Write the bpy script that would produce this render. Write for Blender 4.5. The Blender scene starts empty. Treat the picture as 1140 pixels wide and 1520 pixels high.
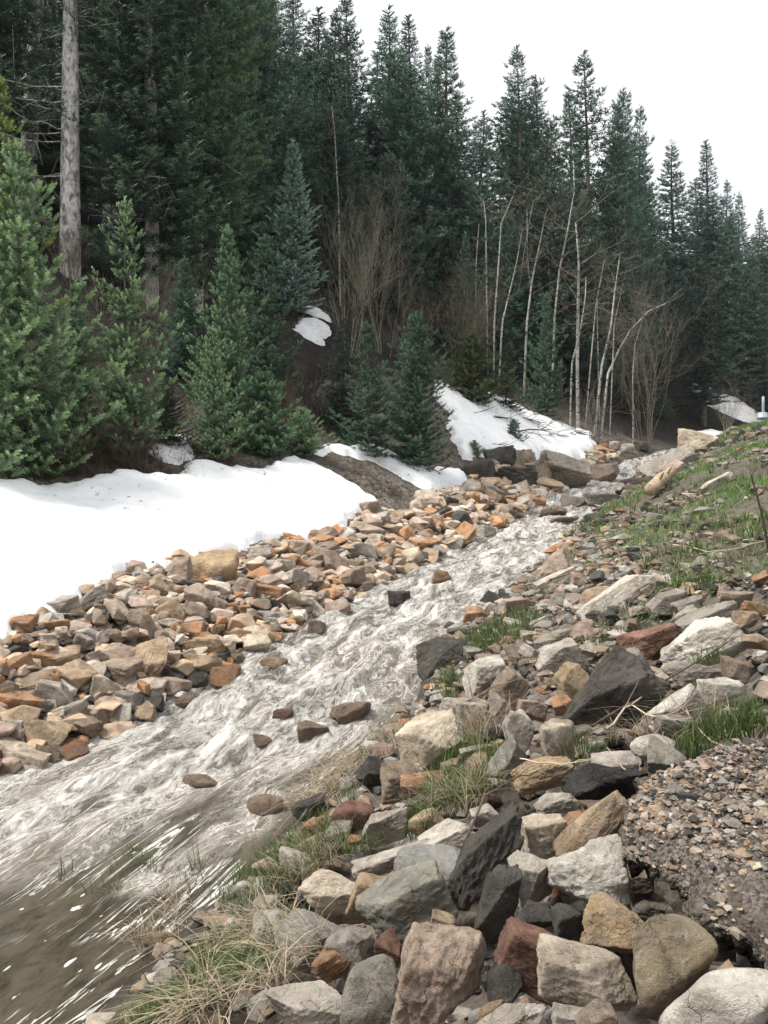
import bpy, bmesh, math, random
import numpy as np
RNG = np.random.default_rng(7)
random.seed(7)
C = bpy.context.scene.collection
R = math.radians

# ------------------------------------------------------------------ helpers
F, CX, HY, EYE = 1265.0, 570.0, 640.0, 2.4


def link(o):
    C.objects.link(o)
    return o


def mesh(name, V, Fa, mat=None, smooth=True, attrs=None, uv=None):
    """V (n,3); Fa one (m,k) array or a list of such arrays"""
    V = np.asarray(V, np.float32)
    if not isinstance(Fa, list):
        Fa = [Fa]
    Fa = [np.asarray(f, np.int32) for f in Fa if len(f)]
    me = bpy.data.meshes.new(name)
    me.vertices.add(len(V))
    me.vertices.foreach_set('co', V.ravel())
    idx = np.concatenate([f.ravel() for f in Fa])
    tot = np.concatenate([np.full(len(f), f.shape[1], np.int32) for f in Fa])
    start = np.concatenate([[0], np.cumsum(tot)[:-1]]).astype(np.int32)
    me.loops.add(len(idx))
    me.loops.foreach_set('vertex_index', idx)
    me.polygons.add(len(tot))
    me.polygons.foreach_set('loop_start', start)
    me.polygons.foreach_set('loop_total', tot)
    me.polygons.foreach_set('use_smooth', np.full(len(tot), smooth, bool))
    if uv is not None:
        l = me.uv_layers.new(name='UVMap')
        l.data.foreach_set('uv', np.asarray(uv, np.float32)[idx].ravel())
    for k, a in (attrs or {}).items():
        a = np.asarray(a, np.float32)
        if a.ndim == 1:
            me.attributes.new(k, 'FLOAT', 'POINT').data.foreach_set('value', a)
        else:
            c = np.ones((len(a), 4), np.float32)
            c[:, :3] = a
            me.attributes.new(k, 'FLOAT_COLOR', 'POINT').data.foreach_set('color', c.ravel())
    me.update(calc_edges=True)
    me.validate()
    if mat:
        me.materials.append(mat)
    return me


def obj(name, me, parent=None, loc=None):
    o = link(bpy.data.objects.new(name, me))
    if parent:
        o.parent = parent
    if loc is not None:
        o.location = loc
    return o


def tag(o, label=None, cat=None, group=None, kind=None):
    for k, v in (('label', label), ('category', cat), ('group', group), ('kind', kind)):
        if v:
            o[k] = v
    return o


def copy_tree(o, parent=None):
    c = link(o.copy())
    c.parent = parent
    for ch in list(o.children):
        copy_tree(ch, c)
    return c


class Acc:
    def __init__(s):
        s.V, s.F4, s.F3, s.n, s.A = [], [], [], 0, []

    def add(s, V, F, a=None):
        V = np.asarray(V, float)
        F = np.asarray(F, int) + s.n
        (s.F4 if F.shape[1] == 4 else s.F3).append(F)
        s.V.append(V)
        s.A.append(np.broadcast_to(0. if a is None else a, (len(V),)))
        s.n += len(V)

    def tube(s, pts, rad, sides=5, a=None):
        P = np.asarray(pts, float)
        n = len(P)
        rad = np.broadcast_to(np.asarray(rad, float), (n,))
        T = np.gradient(P, axis=0)
        T /= np.linalg.norm(T, axis=1)[:, None] + 1e-9
        up = np.array([0, 0, 1.]) if abs(T[:, 2]).mean() < .8 else np.array([1., 0, 0])
        X = np.cross(T, up)
        X /= np.linalg.norm(X, axis=1)[:, None] + 1e-9
        Y = np.cross(T, X)
        th = np.arange(sides) * 2 * np.pi / sides
        V = P[:, None] + rad[:, None, None] * (np.cos(th)[None, :, None] * X[:, None] + np.sin(th)[None, :, None] * Y[:, None])
        i, j = np.meshgrid(np.arange(n - 1), np.arange(sides), indexing='ij')
        j2 = (j + 1) % sides
        Fq = np.stack([i * sides + j, i * sides + j2, (i + 1) * sides + j2, (i + 1) * sides + j], -1).reshape(-1, 4)
        if sides > 3:
            s.add(V.reshape(-1, 3), Fq, a)
        else:
            s.add(V.reshape(-1, 3), Fq, a)

    def build(s, name, mat, smooth=True, attr='tone'):
        Fs = []
        if s.F4:
            Fs.append(np.concatenate(s.F4))
        if s.F3:
            Fs.append(np.concatenate(s.F3))
        return mesh(name, np.concatenate(s.V), Fs, mat, smooth, {attr: np.concatenate(s.A)})


def _h(i, seed):
    i = i.astype(np.int64)
    n = (i[..., 0] * 73856093) ^ (i[..., 1] * 19349663) ^ (i[..., 2] * 83492791) ^ (seed * 2654435761)
    n = (n ^ (n >> 13)) * 1274126177 & 0x7fffffff
    n = (n ^ (n >> 16)) & 0xffff
    return n / 32767.5 - 1.


def vnoise(p, seed=0):
    p = np.asarray(p, float)
    if p.shape[-1] == 2:
        p = np.concatenate([p, np.zeros(p.shape[:-1] + (1,))], -1)
    i = np.floor(p)
    f = p - i
    u = f * f * f * (f * (f * 6 - 15) + 10)
    r = 0
    for dx in (0, 1):
        for dy in (0, 1):
            for dz in (0, 1):
                w = (u[..., 0] if dx else 1 - u[..., 0]) * (u[..., 1] if dy else 1 - u[..., 1]) * (u[..., 2] if dz else 1 - u[..., 2])
                r = r + w * _h(i + np.array([dx, dy, dz]), seed)
    return r


def fbm(p, oct=4, seed=0, gain=.5):
    p = np.asarray(p, float)
    a, r = 1., 0
    for k in range(oct):
        r = r + a * vnoise(p * 2 ** k + k * 17.3, seed + k)
        a *= gain
    return r


def sstep(a, b, x):
    t = np.clip((x - a) / (b - a), 0, 1)
    return t * t * (3 - 2 * t)


def ico(sub):
    bm = bmesh.new()
    bmesh.ops.create_icosphere(bm, subdivisions=sub, radius=1)
    V = np.array([v.co[:] for v in bm.verts])
    Fc = np.array([[v.index for v in f.verts] for f in bm.faces])
    bm.free()
    return V, Fc


ICO = {k: ico(k) for k in (2, 3, 5, 6)}


# ------------------------------------------------------------------ terrain
PAIRS = np.array([
    (-6.5, -4, -3.6, -4), (-6, -2, -3.1, -2), (-4.6, 2, -1.95, 1.5), (-3.3, 4.4, -1.17, 3.53), (-2.6, 5.77, -.53, 5.15), (-2.0, 6.5, -.05, 6.4),
    (-1.75, 7.2, .3, 7.2), (-1.5, 8, .42, 8.0), (-1.1, 8.8, .6, 9.2), (-.55, 9.8, 1.2, 10.4), (.2, 11.1, 1.85, 12.2),
    (1.2, 13.3, 2.8, 14.0), (2.45, 16.4, 3.75, 16.2), (3.5, 19.2, 5.0, 18.9), (6.0, 24.3, 7.2, 24.2), (9.2, 31, 11, 31),
    (12.5, 36, 14.2, 35), (20, 42.5, 21, 41), (40, 52, 41, 50), (75, 66, 76, 64)], float)
_q = np.linspace(0, len(PAIRS) - 1, 420)
_raw = np.stack([np.interp(_q, np.arange(len(PAIRS)), PAIRS[:, k]) for k in range(4)], 1)
_k = np.hanning(27)
_k /= _k.sum()
_sm = np.stack([np.convolve(np.pad(_raw[:, k], 13, mode='reflect', reflect_type='odd'), _k, 'valid') for k in range(4)], 1)
CC = (_sm[:, :2] + _sm[:, 2:]) / 2
CW = np.linalg.norm(_sm[:, :2] - _sm[:, 2:], axis=1) / 2
CT = np.gradient(CC, axis=0)
CT /= np.linalg.norm(CT, axis=1)[:, None]
CS = np.concatenate([[0], np.cumsum(np.linalg.norm(np.diff(CC, axis=0), axis=1))])


def wz_of(y):
    return np.interp(y, [-99, 4.5, 26, 31.5, 32.3, 60, 200], [0, 0, 1.29, 1.44, 1.62, 2.3, 3.0])


CZ = wz_of(CC[:, 1])


def creek(x, y):
    """distance to the left (+) / right (-) of the centre line, half width, water level, arc length, centre y"""
    p = np.stack([np.ravel(x), np.ravel(y)], 1)
    n = len(p)
    d, w, z, s, cy = (np.empty(n) for _ in range(5))
    for a in range(0, n, 20000):
        q = p[a:a + 20000]
        D = ((q[:, None] - CC[None]) ** 2).sum(2)
        i = D.argmin(1)
        r = q - CC[i]
        al = (r * CT[i]).sum(1)
        d[a:a + 20000] = -(CT[i, 0] * 0 + (r[:, 0] * CT[i, 1] - r[:, 1] * CT[i, 0]))
        far = np.abs(d[a:a + 20000]) + .5 < np.sqrt(D.min(1))
        dd = d[a:a + 20000]
        dd[far] = np.sign(dd[far]) * np.sqrt(D.min(1))[far]
        s2 = CS[i] + np.clip(al, -.3, .3)
        s[a:a + 20000] = s2
        w[a:a + 20000] = np.interp(s2, CS, CW)
        z[a:a + 20000] = np.interp(s2, CS, CZ)
        cy[a:a + 20000] = np.interp(s2, CS, CC[:, 1])
    return d, w, z, s, cy


LEDGE = np.array([(.84, 3.02), (.80, 2.86), (.93, 2.7), (.92, 2.52), (1.0, 2.35), (1.02, 2.15), (1.05, 1.8), (1.0, 1.2), (4, 1.2), (4, 4.2), (2.4, 4.2), (1.75, 3.75), (1.35, 3.55), (1.1, 3.4), (.93, 3.22)])


def inside(poly, x, y):
    poly = np.asarray(poly, float)
    r = np.zeros(np.shape(x), bool)
    j = len(poly) - 1
    for i in range(len(poly)):
        xi, yi, xj, yj = *poly[i], *poly[j]
        c = ((yi > y) != (yj > y)) & (x < (xj - xi) * (y - yi) / (yj - yi + 1e-12) + xi)
        r ^= c
        j = i
    return r


def edge_dist(poly, x, y):
    poly = np.asarray(poly, float)
    r = np.full(np.shape(x), 1e9)
    for i in range(len(poly)):
        a, b = poly[i], poly[(i + 1) % len(poly)]
        ab = b - a
        t = np.clip(((x - a[0]) * ab[0] + (y - a[1]) * ab[1]) / (ab @ ab + 1e-12), 0, 1)
        r = np.minimum(r, np.hypot(x - a[0] - t * ab[0], y - a[1] - t * ab[1]))
    return r


def H(x, y, detail=True):
    x = np.asarray(x, float)
    y = np.asarray(y, float)
    sh = x.shape
    x, y = x.ravel(), y.ravel()
    d, w, z, s, cy = creek(x, y)
    tl, tr = d - w, -d - w
    b = sstep(9, 19, cy)
    near = np.interp(tl, [0, .5, 1.3, 3.6, 4.9, 7.4, 12, 20, 40, 100, 400], [0, .2, .5, 1.25, 1.75, 3.7, 7.0, 11.5, 18, 28, 50])
    up = np.interp(tl, [0, .8, 1.6, 3.0, 5, 7.4, 12, 20, 40, 100, 400], [0, .3, .6, 1.45, 2.8, 4.1, 6.8, 10.2, 15, 22, 46])
    L = near * (1 - b) + up * b
    Rr = np.interp(tr, [0, .4, 1.2, 2.5, 3.2, 5, 30, 400], [0, .2, .55, 1.02, 1.16, 1.22, 1.5, 8])
    Rr = Rr * (1 + .12 * sstep(12, 22, cy))
    bed = -.32 * (1 - (np.clip(np.abs(d) / w, 0, 1)) ** 2)
    h = z + np.where(tl > 0, L, np.where(tr > 0, Rr, bed))
    if detail:
        P = np.stack([x, y], 1)
        m = np.clip(np.maximum(tl, tr), 0, 6)
        h = h + .03 * m * fbm(P * .55, 3, 3) + .022 * np.clip(m, .3, 1.5) * fbm(P * 2.3, 3, 9) + .25 * sstep(6, 20, tl) * fbm(P * .22, 3, 21)
    nr = (x > .3) & (x < 4.5) & (y > .8) & (y < 4.7)
    if nr.any():
        e = edge_dist(LEDGE, x[nr], y[nr]) * np.where(inside(LEDGE, x[nr], y[nr]), 1, -1)
        h[nr] -= .40 * sstep(-.13, -.02, e)
    return h.reshape(sh)


def proj(x, y, z):
    return CX + F * x / y, HY - F * (z - EYE) / y


_DS = np.geomspace(1.6, 130, 700)


def hit(px, py):
    u, v = (px - CX) / F, (HY - py) / F
    g = EYE + v * _DS - H(u * _DS, _DS)
    k = np.argmax(g < 0) if (g < 0).any() else len(_DS) - 1
    if k == 0:
        return np.array([u * _DS[0], _DS[0], H(u * _DS[0], _DS[0])])
    a, b = _DS[k - 1], _DS[k]
    t = g[k - 1] / (g[k - 1] - g[k] + 1e-9)
    d = a + (b - a) * np.clip(t, 0, 1)
    return np.array([u * d, d, EYE + v * d])


def h1(x, y):
    return float(H(np.array([x]), np.array([y]))[0])


# ------------------------------------------------------------------ materials
class NT:
    def __init__(s, name):
        s.m = bpy.data.materials.new(name)
        s.m.use_nodes = True
        s.t = s.m.node_tree
        s.t.nodes.clear()
        s.out = s.t.nodes.new('ShaderNodeOutputMaterial')

    def n(s, ty, ins=None, **kw):
        nd = s.t.nodes.new('ShaderNode' + ty)
        for k, v in kw.items():
            setattr(nd, k, v)
        for k, v in (ins or {}).items():
            if isinstance(v, bpy.types.NodeSocket):
                s.t.links.new(v, nd.inputs[k])
            else:
                nd.inputs[k].default_value = v
        return nd

    def noise(s, vec, scale, detail=5, rough=.6, dist=0.):
        return s.n('TexNoise', {'Vector': vec, 'Scale': scale, 'Detail': detail, 'Roughness': rough, 'Distortion': dist}).outputs['Fac']

    def ramp(s, fac, a, b, lo=0., hi=1.):
        return s.n('MapRange', {'Value': fac, 'From Min': a, 'From Max': b, 'To Min': lo, 'To Max': hi}, interpolation_type='SMOOTHSTEP').outputs[0]

    def math(s, op, a, b=0., c=None):
        d = {0: a, 1: b}
        if c is not None:
            d[2] = c
        return s.n('Math', d, operation=op).outputs[0]

    def mix(s, f, a, b, mode='MIX'):
        def col(v):
            return v if isinstance(v, bpy.types.NodeSocket) else (*v, 1) if len(v) == 3 else v
        return s.n('Mix', {0: f, 6: col(a), 7: col(b)}, data_type='RGBA', blend_type=mode).outputs[2]

    def attr(s, name):
        return s.n('Attribute', attribute_name=name)

    def bump(s, h, strength=.5, dist=.02, normal=None):
        d = {'Height': h, 'Strength': strength, 'Distance': dist}
        if normal:
            d['Normal'] = normal
        return s.n('Bump', d).outputs[0]

    def fin(s, col, rough=.8, normal=None, spec=.3, **kw):
        d = {'Base Color': col if isinstance(col, bpy.types.NodeSocket) else (*col, 1), 'Roughness': rough, 'Specular IOR Level': spec}
        if normal:
            d['Normal'] = normal
        d.update(kw)
        p = s.n('BsdfPrincipled', d)
        s.t.links.new(p.outputs[0], s.out.inputs[0])
        return s.m


def mat_rock(name, wet=False):
    t = NT(name)
    oi = t.n('ObjectInfo')
    tc = t.n('TexCoord')
    off = t.n('VectorMath', {0: oi.outputs['Location'], 1: (3.1, 2.3, 1.7)}, operation='MULTIPLY').outputs[0]
    v = t.n('VectorMath', {0: tc.outputs['Object'], 1: off}, operation='ADD').outputs[0]
    big = t.noise(v, 1.1, 5, .6, .4)
    mid = t.noise(v, 3.6, 7, .68, .6)
    fine = t.noise(v, 19, 6, .72)
    grain = t.noise(v, 60, 3, .7)
    base = t.mix(1., oi.outputs['Color'], (1.3, 1.28, 1.24), 'MULTIPLY')
    c = t.mix(t.ramp(big, .3, .7), t.mix(1., base, (.60, .57, .55), 'MULTIPLY'), t.mix(1., base, (1.2, 1.2, 1.2), 'MULTIPLY'))
    lum = t.ramp(t.n('SeparateColor', {0: base}).outputs[1], .1, .3, .12, 1.)
    c = t.mix(t.math('MULTIPLY', lum, t.ramp(t.noise(v, 1.9, 5, .6), .4, .66, 0., .5)), c, (.46, .385, .31))
    # iron staining and pale mineral faces
    rust = t.mix(.7, base, (.33, .135, .05))
    c = t.mix(t.math('MULTIPLY', t.ramp(mid, .55, .7), .42), c, rust)
    pale = t.mix(.6, base, (.72, .69, .64))
    c = t.mix(t.math('MULTIPLY', t.math('MULTIPLY', lum, t.ramp(t.noise(v, 2.3, 6, .65, 1.2), .54, .68)), .6), c, pale)
    # lichen / soil specks
    c = t.mix(t.math('MULTIPLY', t.ramp(t.noise(v, 8, 7, .75), .56, .7), .6), c, (.06, .052, .043))
    c = t.mix(t.ramp(fine, .3, .75, 0., .5), t.mix(1., c, (.66, .65, .63), 'MULTIPLY'), c)
    c = t.mix(t.ramp(grain, .35, .65, 0., 1.), t.mix(1., c, (.82, .82, .82), 'MULTIPLY'), c)
    # thin cracks
    vo = t.n('TexVoronoi', {'Vector': t.n('VectorMath', {0: v, 1: t.n('TexNoise', {'Vector': v, 'Scale': 2.2, 'Detail': 4.}).outputs['Color']}, operation='ADD').outputs[0], 'Scale': 1.15}, feature='DISTANCE_TO_EDGE').outputs['Distance']
    crack = t.ramp(vo, 0., .022)
    crack = t.math('MAXIMUM', crack, t.ramp(big, .42, .55))
    c = t.mix(crack, t.mix(1., c, (.5, .46, .42), 'MULTIPLY'), c)
    hgt = t.math('ADD', t.math('ADD', t.math('MULTIPLY', mid, .9), t.math('MULTIPLY', fine, .42)), t.math('ADD', t.math('MULTIPLY', grain, .12), t.math('MULTIPLY', crack, .2)))
    nrm = t.bump(hgt, .8, .06)
    if wet:
        c = t.mix(1., c, (.6, .56, .52), 'MULTIPLY')
        return t.fin(c, t.ramp(mid, .3, .7, .12, .4), nrm, .5)
    return t.fin(c, t.ramp(fine, .3, .7, .75, .95), nrm, .25)


def mat_stones(name):
    t = NT(name)
    v = t.n('TexCoord').outputs['Object']
    c = t.attr('col').outputs['Color']
    a = t.noise(v, 9, 6, .7)
    b = t.noise(v, 55, 5, .7)
    c = t.mix(t.ramp(a, .3, .7), t.mix(1., c, (.66, .64, .62), 'MULTIPLY'), t.mix(1., c, (1.14, 1.12, 1.1), 'MULTIPLY'))
    c = t.mix(t.ramp(b, .55, .75, 0., .5), c, (.06, .05, .04))
    return t.fin(c, .85, t.bump(t.math('ADD', a, t.math('MULTIPLY', b, .5)), .7, .03), .25)


def mat_needles(name):
    t = NT(name)
    oi = t.n('ObjectInfo')
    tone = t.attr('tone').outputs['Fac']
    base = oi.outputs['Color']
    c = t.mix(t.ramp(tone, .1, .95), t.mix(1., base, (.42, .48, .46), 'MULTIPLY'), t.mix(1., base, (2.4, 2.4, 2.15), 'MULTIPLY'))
    c = t.mix(t.ramp(t.noise(t.n('TexCoord').outputs['Object'], 2.2, 3), .35, .7, 0., .5), c, t.mix(1., c, (1.25, 1.1, .8), 'MULTIPLY'))
    p = t.n('BsdfPrincipled', {'Base Color': c, 'Roughness': .5, 'Specular IOR Level': .35})
    tr = t.n('BsdfTranslucent', {'Color': c})
    mx = t.n('MixShader', {0: .22, 1: p.outputs[0], 2: tr.outputs[0]})
    t.t.links.new(mx.outputs[0], t.out.inputs[0])
    return t.m


def mat_bark(name, a, b, scale=14, zs=.25):
    t = NT(name)
    v = t.n('Mapping', {'Vector': t.n('TexCoord').outputs['Object'], 'Scale': (1, 1, zs)}).outputs[0]
    n1 = t.noise(v, scale, 6, .7, .5)
    c = t.mix(t.ramp(n1, .35, .62), a, b)
    return t.fin(c, .9, t.bump(n1, .9, .04), .2)


def mat_aspen():
    t = NT('aspen_bark')
    tc = t.n('TexCoord').outputs['Object']
    v = t.n('Mapping', {'Vector': tc, 'Scale': (4, 4, 6)}).outputs[0]
    n1 = t.noise(v, 1.6, 5, .7)
    n2 = t.noise(tc, 1.1, 3)
    c = t.mix(t.ramp(n2, .3, .7), (.24, .24, .22), (.56, .545, .5))
    c = t.mix(t.ramp(n1, .52, .6), c, (.05, .045, .04))
    return t.fin(c, .8, t.bump(n1, .4, .02), .2)


def mat_plain(name, col, rough=.85, var=.4, scale=8):
    t = NT(name)
    n1 = t.noise(t.n('TexCoord').outputs['Object'], scale, 5, .7)
    tone = t.attr('tone').outputs['Fac']
    c = t.mix(t.ramp(n1, .3, .7), tuple(k * (1 - var) for k in col), tuple(k * (1 + var) for k in col))
    c = t.mix(tone, c, t.mix(1., c, (1.7, 1.6, 1.4), 'MULTIPLY'))
    return t.fin(c, rough, t.bump(n1, .5, .01), .25)


def mat_blades(name, lo, hi):
    t = NT(name)
    c = t.mix(t.attr('tone').outputs['Fac'], lo, hi)
    p = t.n('BsdfPrincipled', {'Base Color': c, 'Roughness': .55, 'Specular IOR Level': .3})
    tr = t.n('BsdfTranslucent', {'Color': c})
    mx = t.n('MixShader', {0: .3, 1: p.outputs[0], 2: tr.outputs[0]})
    t.t.links.new(mx.outputs[0], t.out.inputs[0])
    return t.m


def mat_ground(name='bank_soil', vs=17.):
    t = NT(name)
    v = t.n('TexCoord').outputs['Object']
    z = t.attr('zone').outputs['Color']
    sep = t.n('SeparateColor', {0: z})
    forest, moss, wet = sep.outputs[0], sep.outputs[1], sep.outputs[2]
    a = t.noise(v, 1.3, 6, .65)
    b = t.noise(v, 9, 7, .7)
    g = t.noise(v, 45, 5, .75)
    vo = t.n('TexVoronoi', {'Vector': v, 'Scale': vs, 'Randomness': 1.})
    peb = t.mix(t.ramp(t.n('SeparateColor', {0: vo.outputs['Color']}).outputs[0], 0, 1), (.07, .06, .05), (.24, .21, .18))
    c = t.mix(t.ramp(b, .35, .65), (.04, .032, .025), (.12, .095, .075))
    c = t.mix(t.ramp(a, .36, .6, 0., .8), c, peb)
    c = t.mix(t.ramp(g, .52, .7, 0., .6), c, (.19, .16, .13))
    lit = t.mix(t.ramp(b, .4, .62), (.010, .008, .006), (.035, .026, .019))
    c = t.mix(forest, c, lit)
    mm = t.math('MULTIPLY', moss, t.ramp(t.math('ADD', t.math('MULTIPLY', a, .6), t.math('MULTIPLY', b, .4)), .42, .56))
    c = t.mix(mm, c, t.mix(t.ramp(g, .35, .65), (.045, .048, .025), (.12, .125, .07)))
    c = t.mix(wet, c, t.mix(1., c, (.4, .37, .33), 'MULTIPLY'))
    hh = t.math('ADD', t.math('MULTIPLY', b, .6), t.math('ADD', t.math('MULTIPLY', g, .4), t.math('MULTIPLY', vo.outputs['Distance'], -.4)))
    return t.fin(c, t.math('SUBTRACT', .92, t.math('MULTIPLY', wet, .45)), t.bump(hh, .9, .06), .25)


def mat_snow():
    t = NT('old_snow')
    v = t.n('TexCoord').outputs['Object']
    a = t.noise(v, 1.2, 6, .6)
    b = t.noise(v, 14, 6, .7)
    c = t.mix(t.ramp(a, .3, .7), (.80, .81, .83), (.90, .90, .90))
    sp = t.math('MULTIPLY', t.ramp(t.noise(v, 11, 2, .5), .66, .71), t.ramp(t.noise(v, 1.1, 2), .35, .6))
    c = t.mix(t.math('MULTIPLY', sp, .7), c, (.2, .15, .11))
    dirt = t.math('MULTIPLY', t.attr('dirt').outputs['Fac'], t.ramp(t.noise(v, 6, 6, .75), .38, .64))
    c = t.mix(t.math('MULTIPLY', dirt, .75), c, (.2, .17, .14))
    return t.fin(c, .7, t.bump(t.math('ADD', a, t.math('MULTIPLY', b, .35)), .3, .05), .2)


def mat_water():
    t = NT('muddy_meltwater')
    uv = t.n('UVMap').outputs[0]
    turb = t.attr('turb').outputs['Fac']
    pool = t.attr('pool').outputs['Fac']
    m1 = t.n('Mapping', {'Vector': uv, 'Scale': (1.45, 4.4, 1)}).outputs[0]
    m2 = t.n('Mapping', {'Vector': uv, 'Scale': (4.4, 12., 1)}).outputs[0]
    m3 = t.n('Mapping', {'Vector': uv, 'Scale': (.7, 9.5, 1)}).outputs[0]
    n1 = t.noise(m1, 1., 8, .66, 1.1)
    n2 = t.noise(m2, 1., 7, .7, 1.6)
    n3 = t.noise(m3, 1., 6, .6, .9)
    n4 = t.noise(t.n('Mapping', {'Vector': uv, 'Scale': (10, 26, 1)}).outputs[0], 1., 6, .75, 1.2)
    # white water
    f = t.math('ADD', t.math('MULTIPLY', n1, .46), t.math('ADD', t.math('MULTIPLY', n2, .36), t.math('MULTIPLY', n4, .18)))
    thr = t.math('SUBTRACT', .60, t.math('MULTIPLY', turb, .225))
    foam = t.n('MapRange', {'Value': f, 'From Min': thr, 'From Max': t.math('ADD', thr, .13)}, interpolation_type='SMOOTHSTEP').outputs[0]
    foam = t.math('MULTIPLY', foam, .93)
    # broken crests: thin filaments where the water folds
    def crest(nn, wd):
        return t.ramp(t.math('ABSOLUTE', t.math('SUBTRACT', nn, .5)), wd, 0.)
    patch = t.ramp(t.noise(t.n('Mapping', {'Vector': uv, 'Scale': (1.1, 2.1, 1)}).outputs[0], 1., 4), .42, .58)
    patch2 = t.ramp(t.noise(t.n('Mapping', {'Vector': uv, 'Scale': (2.3, 3.9, 1)}).outputs[0], 1., 4), .42, .58)
    cr = t.math('MAXIMUM', crest(n1, .026), t.math('MAXIMUM', t.math('MULTIPLY', crest(n2, .04), patch), t.math('MULTIPLY', t.math('MULTIPLY', crest(n4, .04), patch2), .55)))
    foam = t.math('MAXIMUM', foam, t.math('MULTIPLY', cr, t.ramp(turb, .08, .5, 0., .9)))
    # thin drifting lines of foam and separate flecks on the slack water
    ridge = t.math('ABSOLUTE', t.math('SUBTRACT', n3, .5))
    line = t.math('MULTIPLY', t.ramp(ridge, .02, .004), t.ramp(t.noise(t.n('Mapping', {'Vector': uv, 'Scale': (1.1, 1.6, 1)}).outputs[0], 1., 4), .46, .56))
    fleck = t.ramp(t.noise(t.n('Mapping', {'Vector': uv, 'Scale': (5, 11, 1)}).outputs[0], 1., 3, .5), .67, .70)
    drift = t.math('MULTIPLY', t.math('MAXIMUM', line, fleck), t.math('MULTIPLY', pool, .72))
    foam = t.math('MAXIMUM', foam, drift)
    col = t.mix(pool, (.20, .172, .14), (.06, .052, .037))
    col = t.mix(t.ramp(t.math('ADD', t.math('MULTIPLY', n1, .6), t.math('MULTIPLY', n2, .4)), .38, .58), t.mix(1., col, (.52, .5, .48), 'MULTIPLY'), t.mix(1., col, (1.25, 1.25, 1.25), 'MULTIPLY'))
    c = t.mix(t.math('MULTIPLY', foam, .93), col, (.74, .72, .68))
    rough = t.math('ADD', .07, t.math('MULTIPLY', foam, .55))
    h = t.math('ADD', t.math('MULTIPLY', n1, .6), t.math('ADD', t.math('ADD', t.math('MULTIPLY', n2, .4), t.math('MULTIPLY', n4, .3)), t.math('MULTIPLY', foam, .25)))
    st = t.math('ADD', .12, t.math('MULTIPLY', turb, .9))
    nd = t.n('Bump', {'Height': h, 'Strength': st, 'Distance': .12})
    return t.fin(c, rough, nd.outputs[0], .5, IOR=1.33)


M = {}
M['rock'] = mat_rock('weathered_rock')
M['wet'] = mat_rock('wet_rock', True)
M['stones'] = mat_stones('broken_stone')
M['needles'] = mat_needles('conifer_needles')
M['bark'] = mat_bark('conifer_bark', (.045, .035, .028), (.15, .125, .105))
M['palebark'] = mat_bark('pale_conifer_bark', (.16, .15, .14), (.72, .69, .65), 9, .5)
M['aspen'] = mat_aspen()
M['twig'] = mat_plain('bare_twig', (.16, .14, .115))
M['darktwig'] = mat_plain('dark_dead_twig', (.07, .052, .04))
M['paletwig'] = mat_plain('pale_dead_twig', (.36, .3, .23))
M['wood'] = mat_plain('driftwood', (.34, .26, .18), .85, .35, 12)
M['green'] = mat_blades('green_grass', (.035, .06, .02), (.17, .235, .075))
M['berm'] = mat_blades('berm_grass', (.05, .085, .025), (.19, .32, .085))
M['straw'] = mat_blades('dry_grass', (.10, .075, .045), (.52, .43, .31))
M['litter'] = mat_blades('dead_litter', (.03, .022, .015), (.2, .15, .1))
M['ground'] = mat_ground()
M['snow'] = mat_snow()
M['water'] = mat_water()
M['metal'] = mat_plain('grey_metal', (.3, .34, .38), .45, .2, 5)

# ------------------------------------------------------------------ ground sheet
def axis(lo, hi, step, far, grow=1.16):
    mid = list(np.arange(lo, hi, step))
    a, s = [], step
    p = mid[-1]
    while p < far:
        s *= grow
        p += s
        a.append(p)
    b, s = [], step
    p = lo
    while p > -far:
        s *= grow
        p -= s
        b.append(p)
    return np.array(b[::-1] + mid + a)


gx = axis(-7, 9, .1, 130)
gy = axis(1.2, 27, .1, 130)
GX, GY = np.meshgrid(gx, gy)


def DIP(x, y):
    """hollows between the piled boulders of the near bank"""
    d_, w_, *_r = creek(x, y)
    t_ = (-d_ - w_).reshape(np.shape(x))
    return .25 * sstep(.25, .7, t_) * (1 - sstep(2.4, 2.8, t_)) * (1 - sstep(4.5, 7.5, y)) * sstep(1., 1.5, y)


GZ = H(GX, GY) - DIP(GX, GY)
nx, ny = len(gx), len(gy)
i, j = np.meshgrid(np.arange(ny - 1), np.arange(nx - 1), indexing='ij')
GF = np.stack([i * nx + j, i * nx + j + 1, (i + 1) * nx + j + 1, (i + 1) * nx + j], -1).reshape(-1, 4)
d, w, z, s, cy = creek(GX, GY)
tl, tr = d - w, -d - w
gp = np.stack([GX.ravel(), GY.ravel()], 1)
nz = fbm(gp * .8, 3, 5)
bmix = sstep(9, 19, cy)
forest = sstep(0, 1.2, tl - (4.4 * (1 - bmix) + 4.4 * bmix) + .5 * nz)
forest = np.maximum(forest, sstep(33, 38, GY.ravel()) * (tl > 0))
moss = .55 * sstep(1.0, 1.8, tr + .35 * nz) * sstep(4.5, 7, GY.ravel()) + .3 * sstep(.2, .6, tr) * sstep(12, 16, cy)
wet = 1 - sstep(-.05, .25, np.maximum(tl, tr))
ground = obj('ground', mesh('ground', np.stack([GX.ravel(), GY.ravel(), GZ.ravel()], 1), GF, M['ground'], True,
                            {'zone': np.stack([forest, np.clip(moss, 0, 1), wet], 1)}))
tag(ground, 'stony soil banks and dark forest floor on both sides of the creek', None, None, 'structure')

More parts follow.
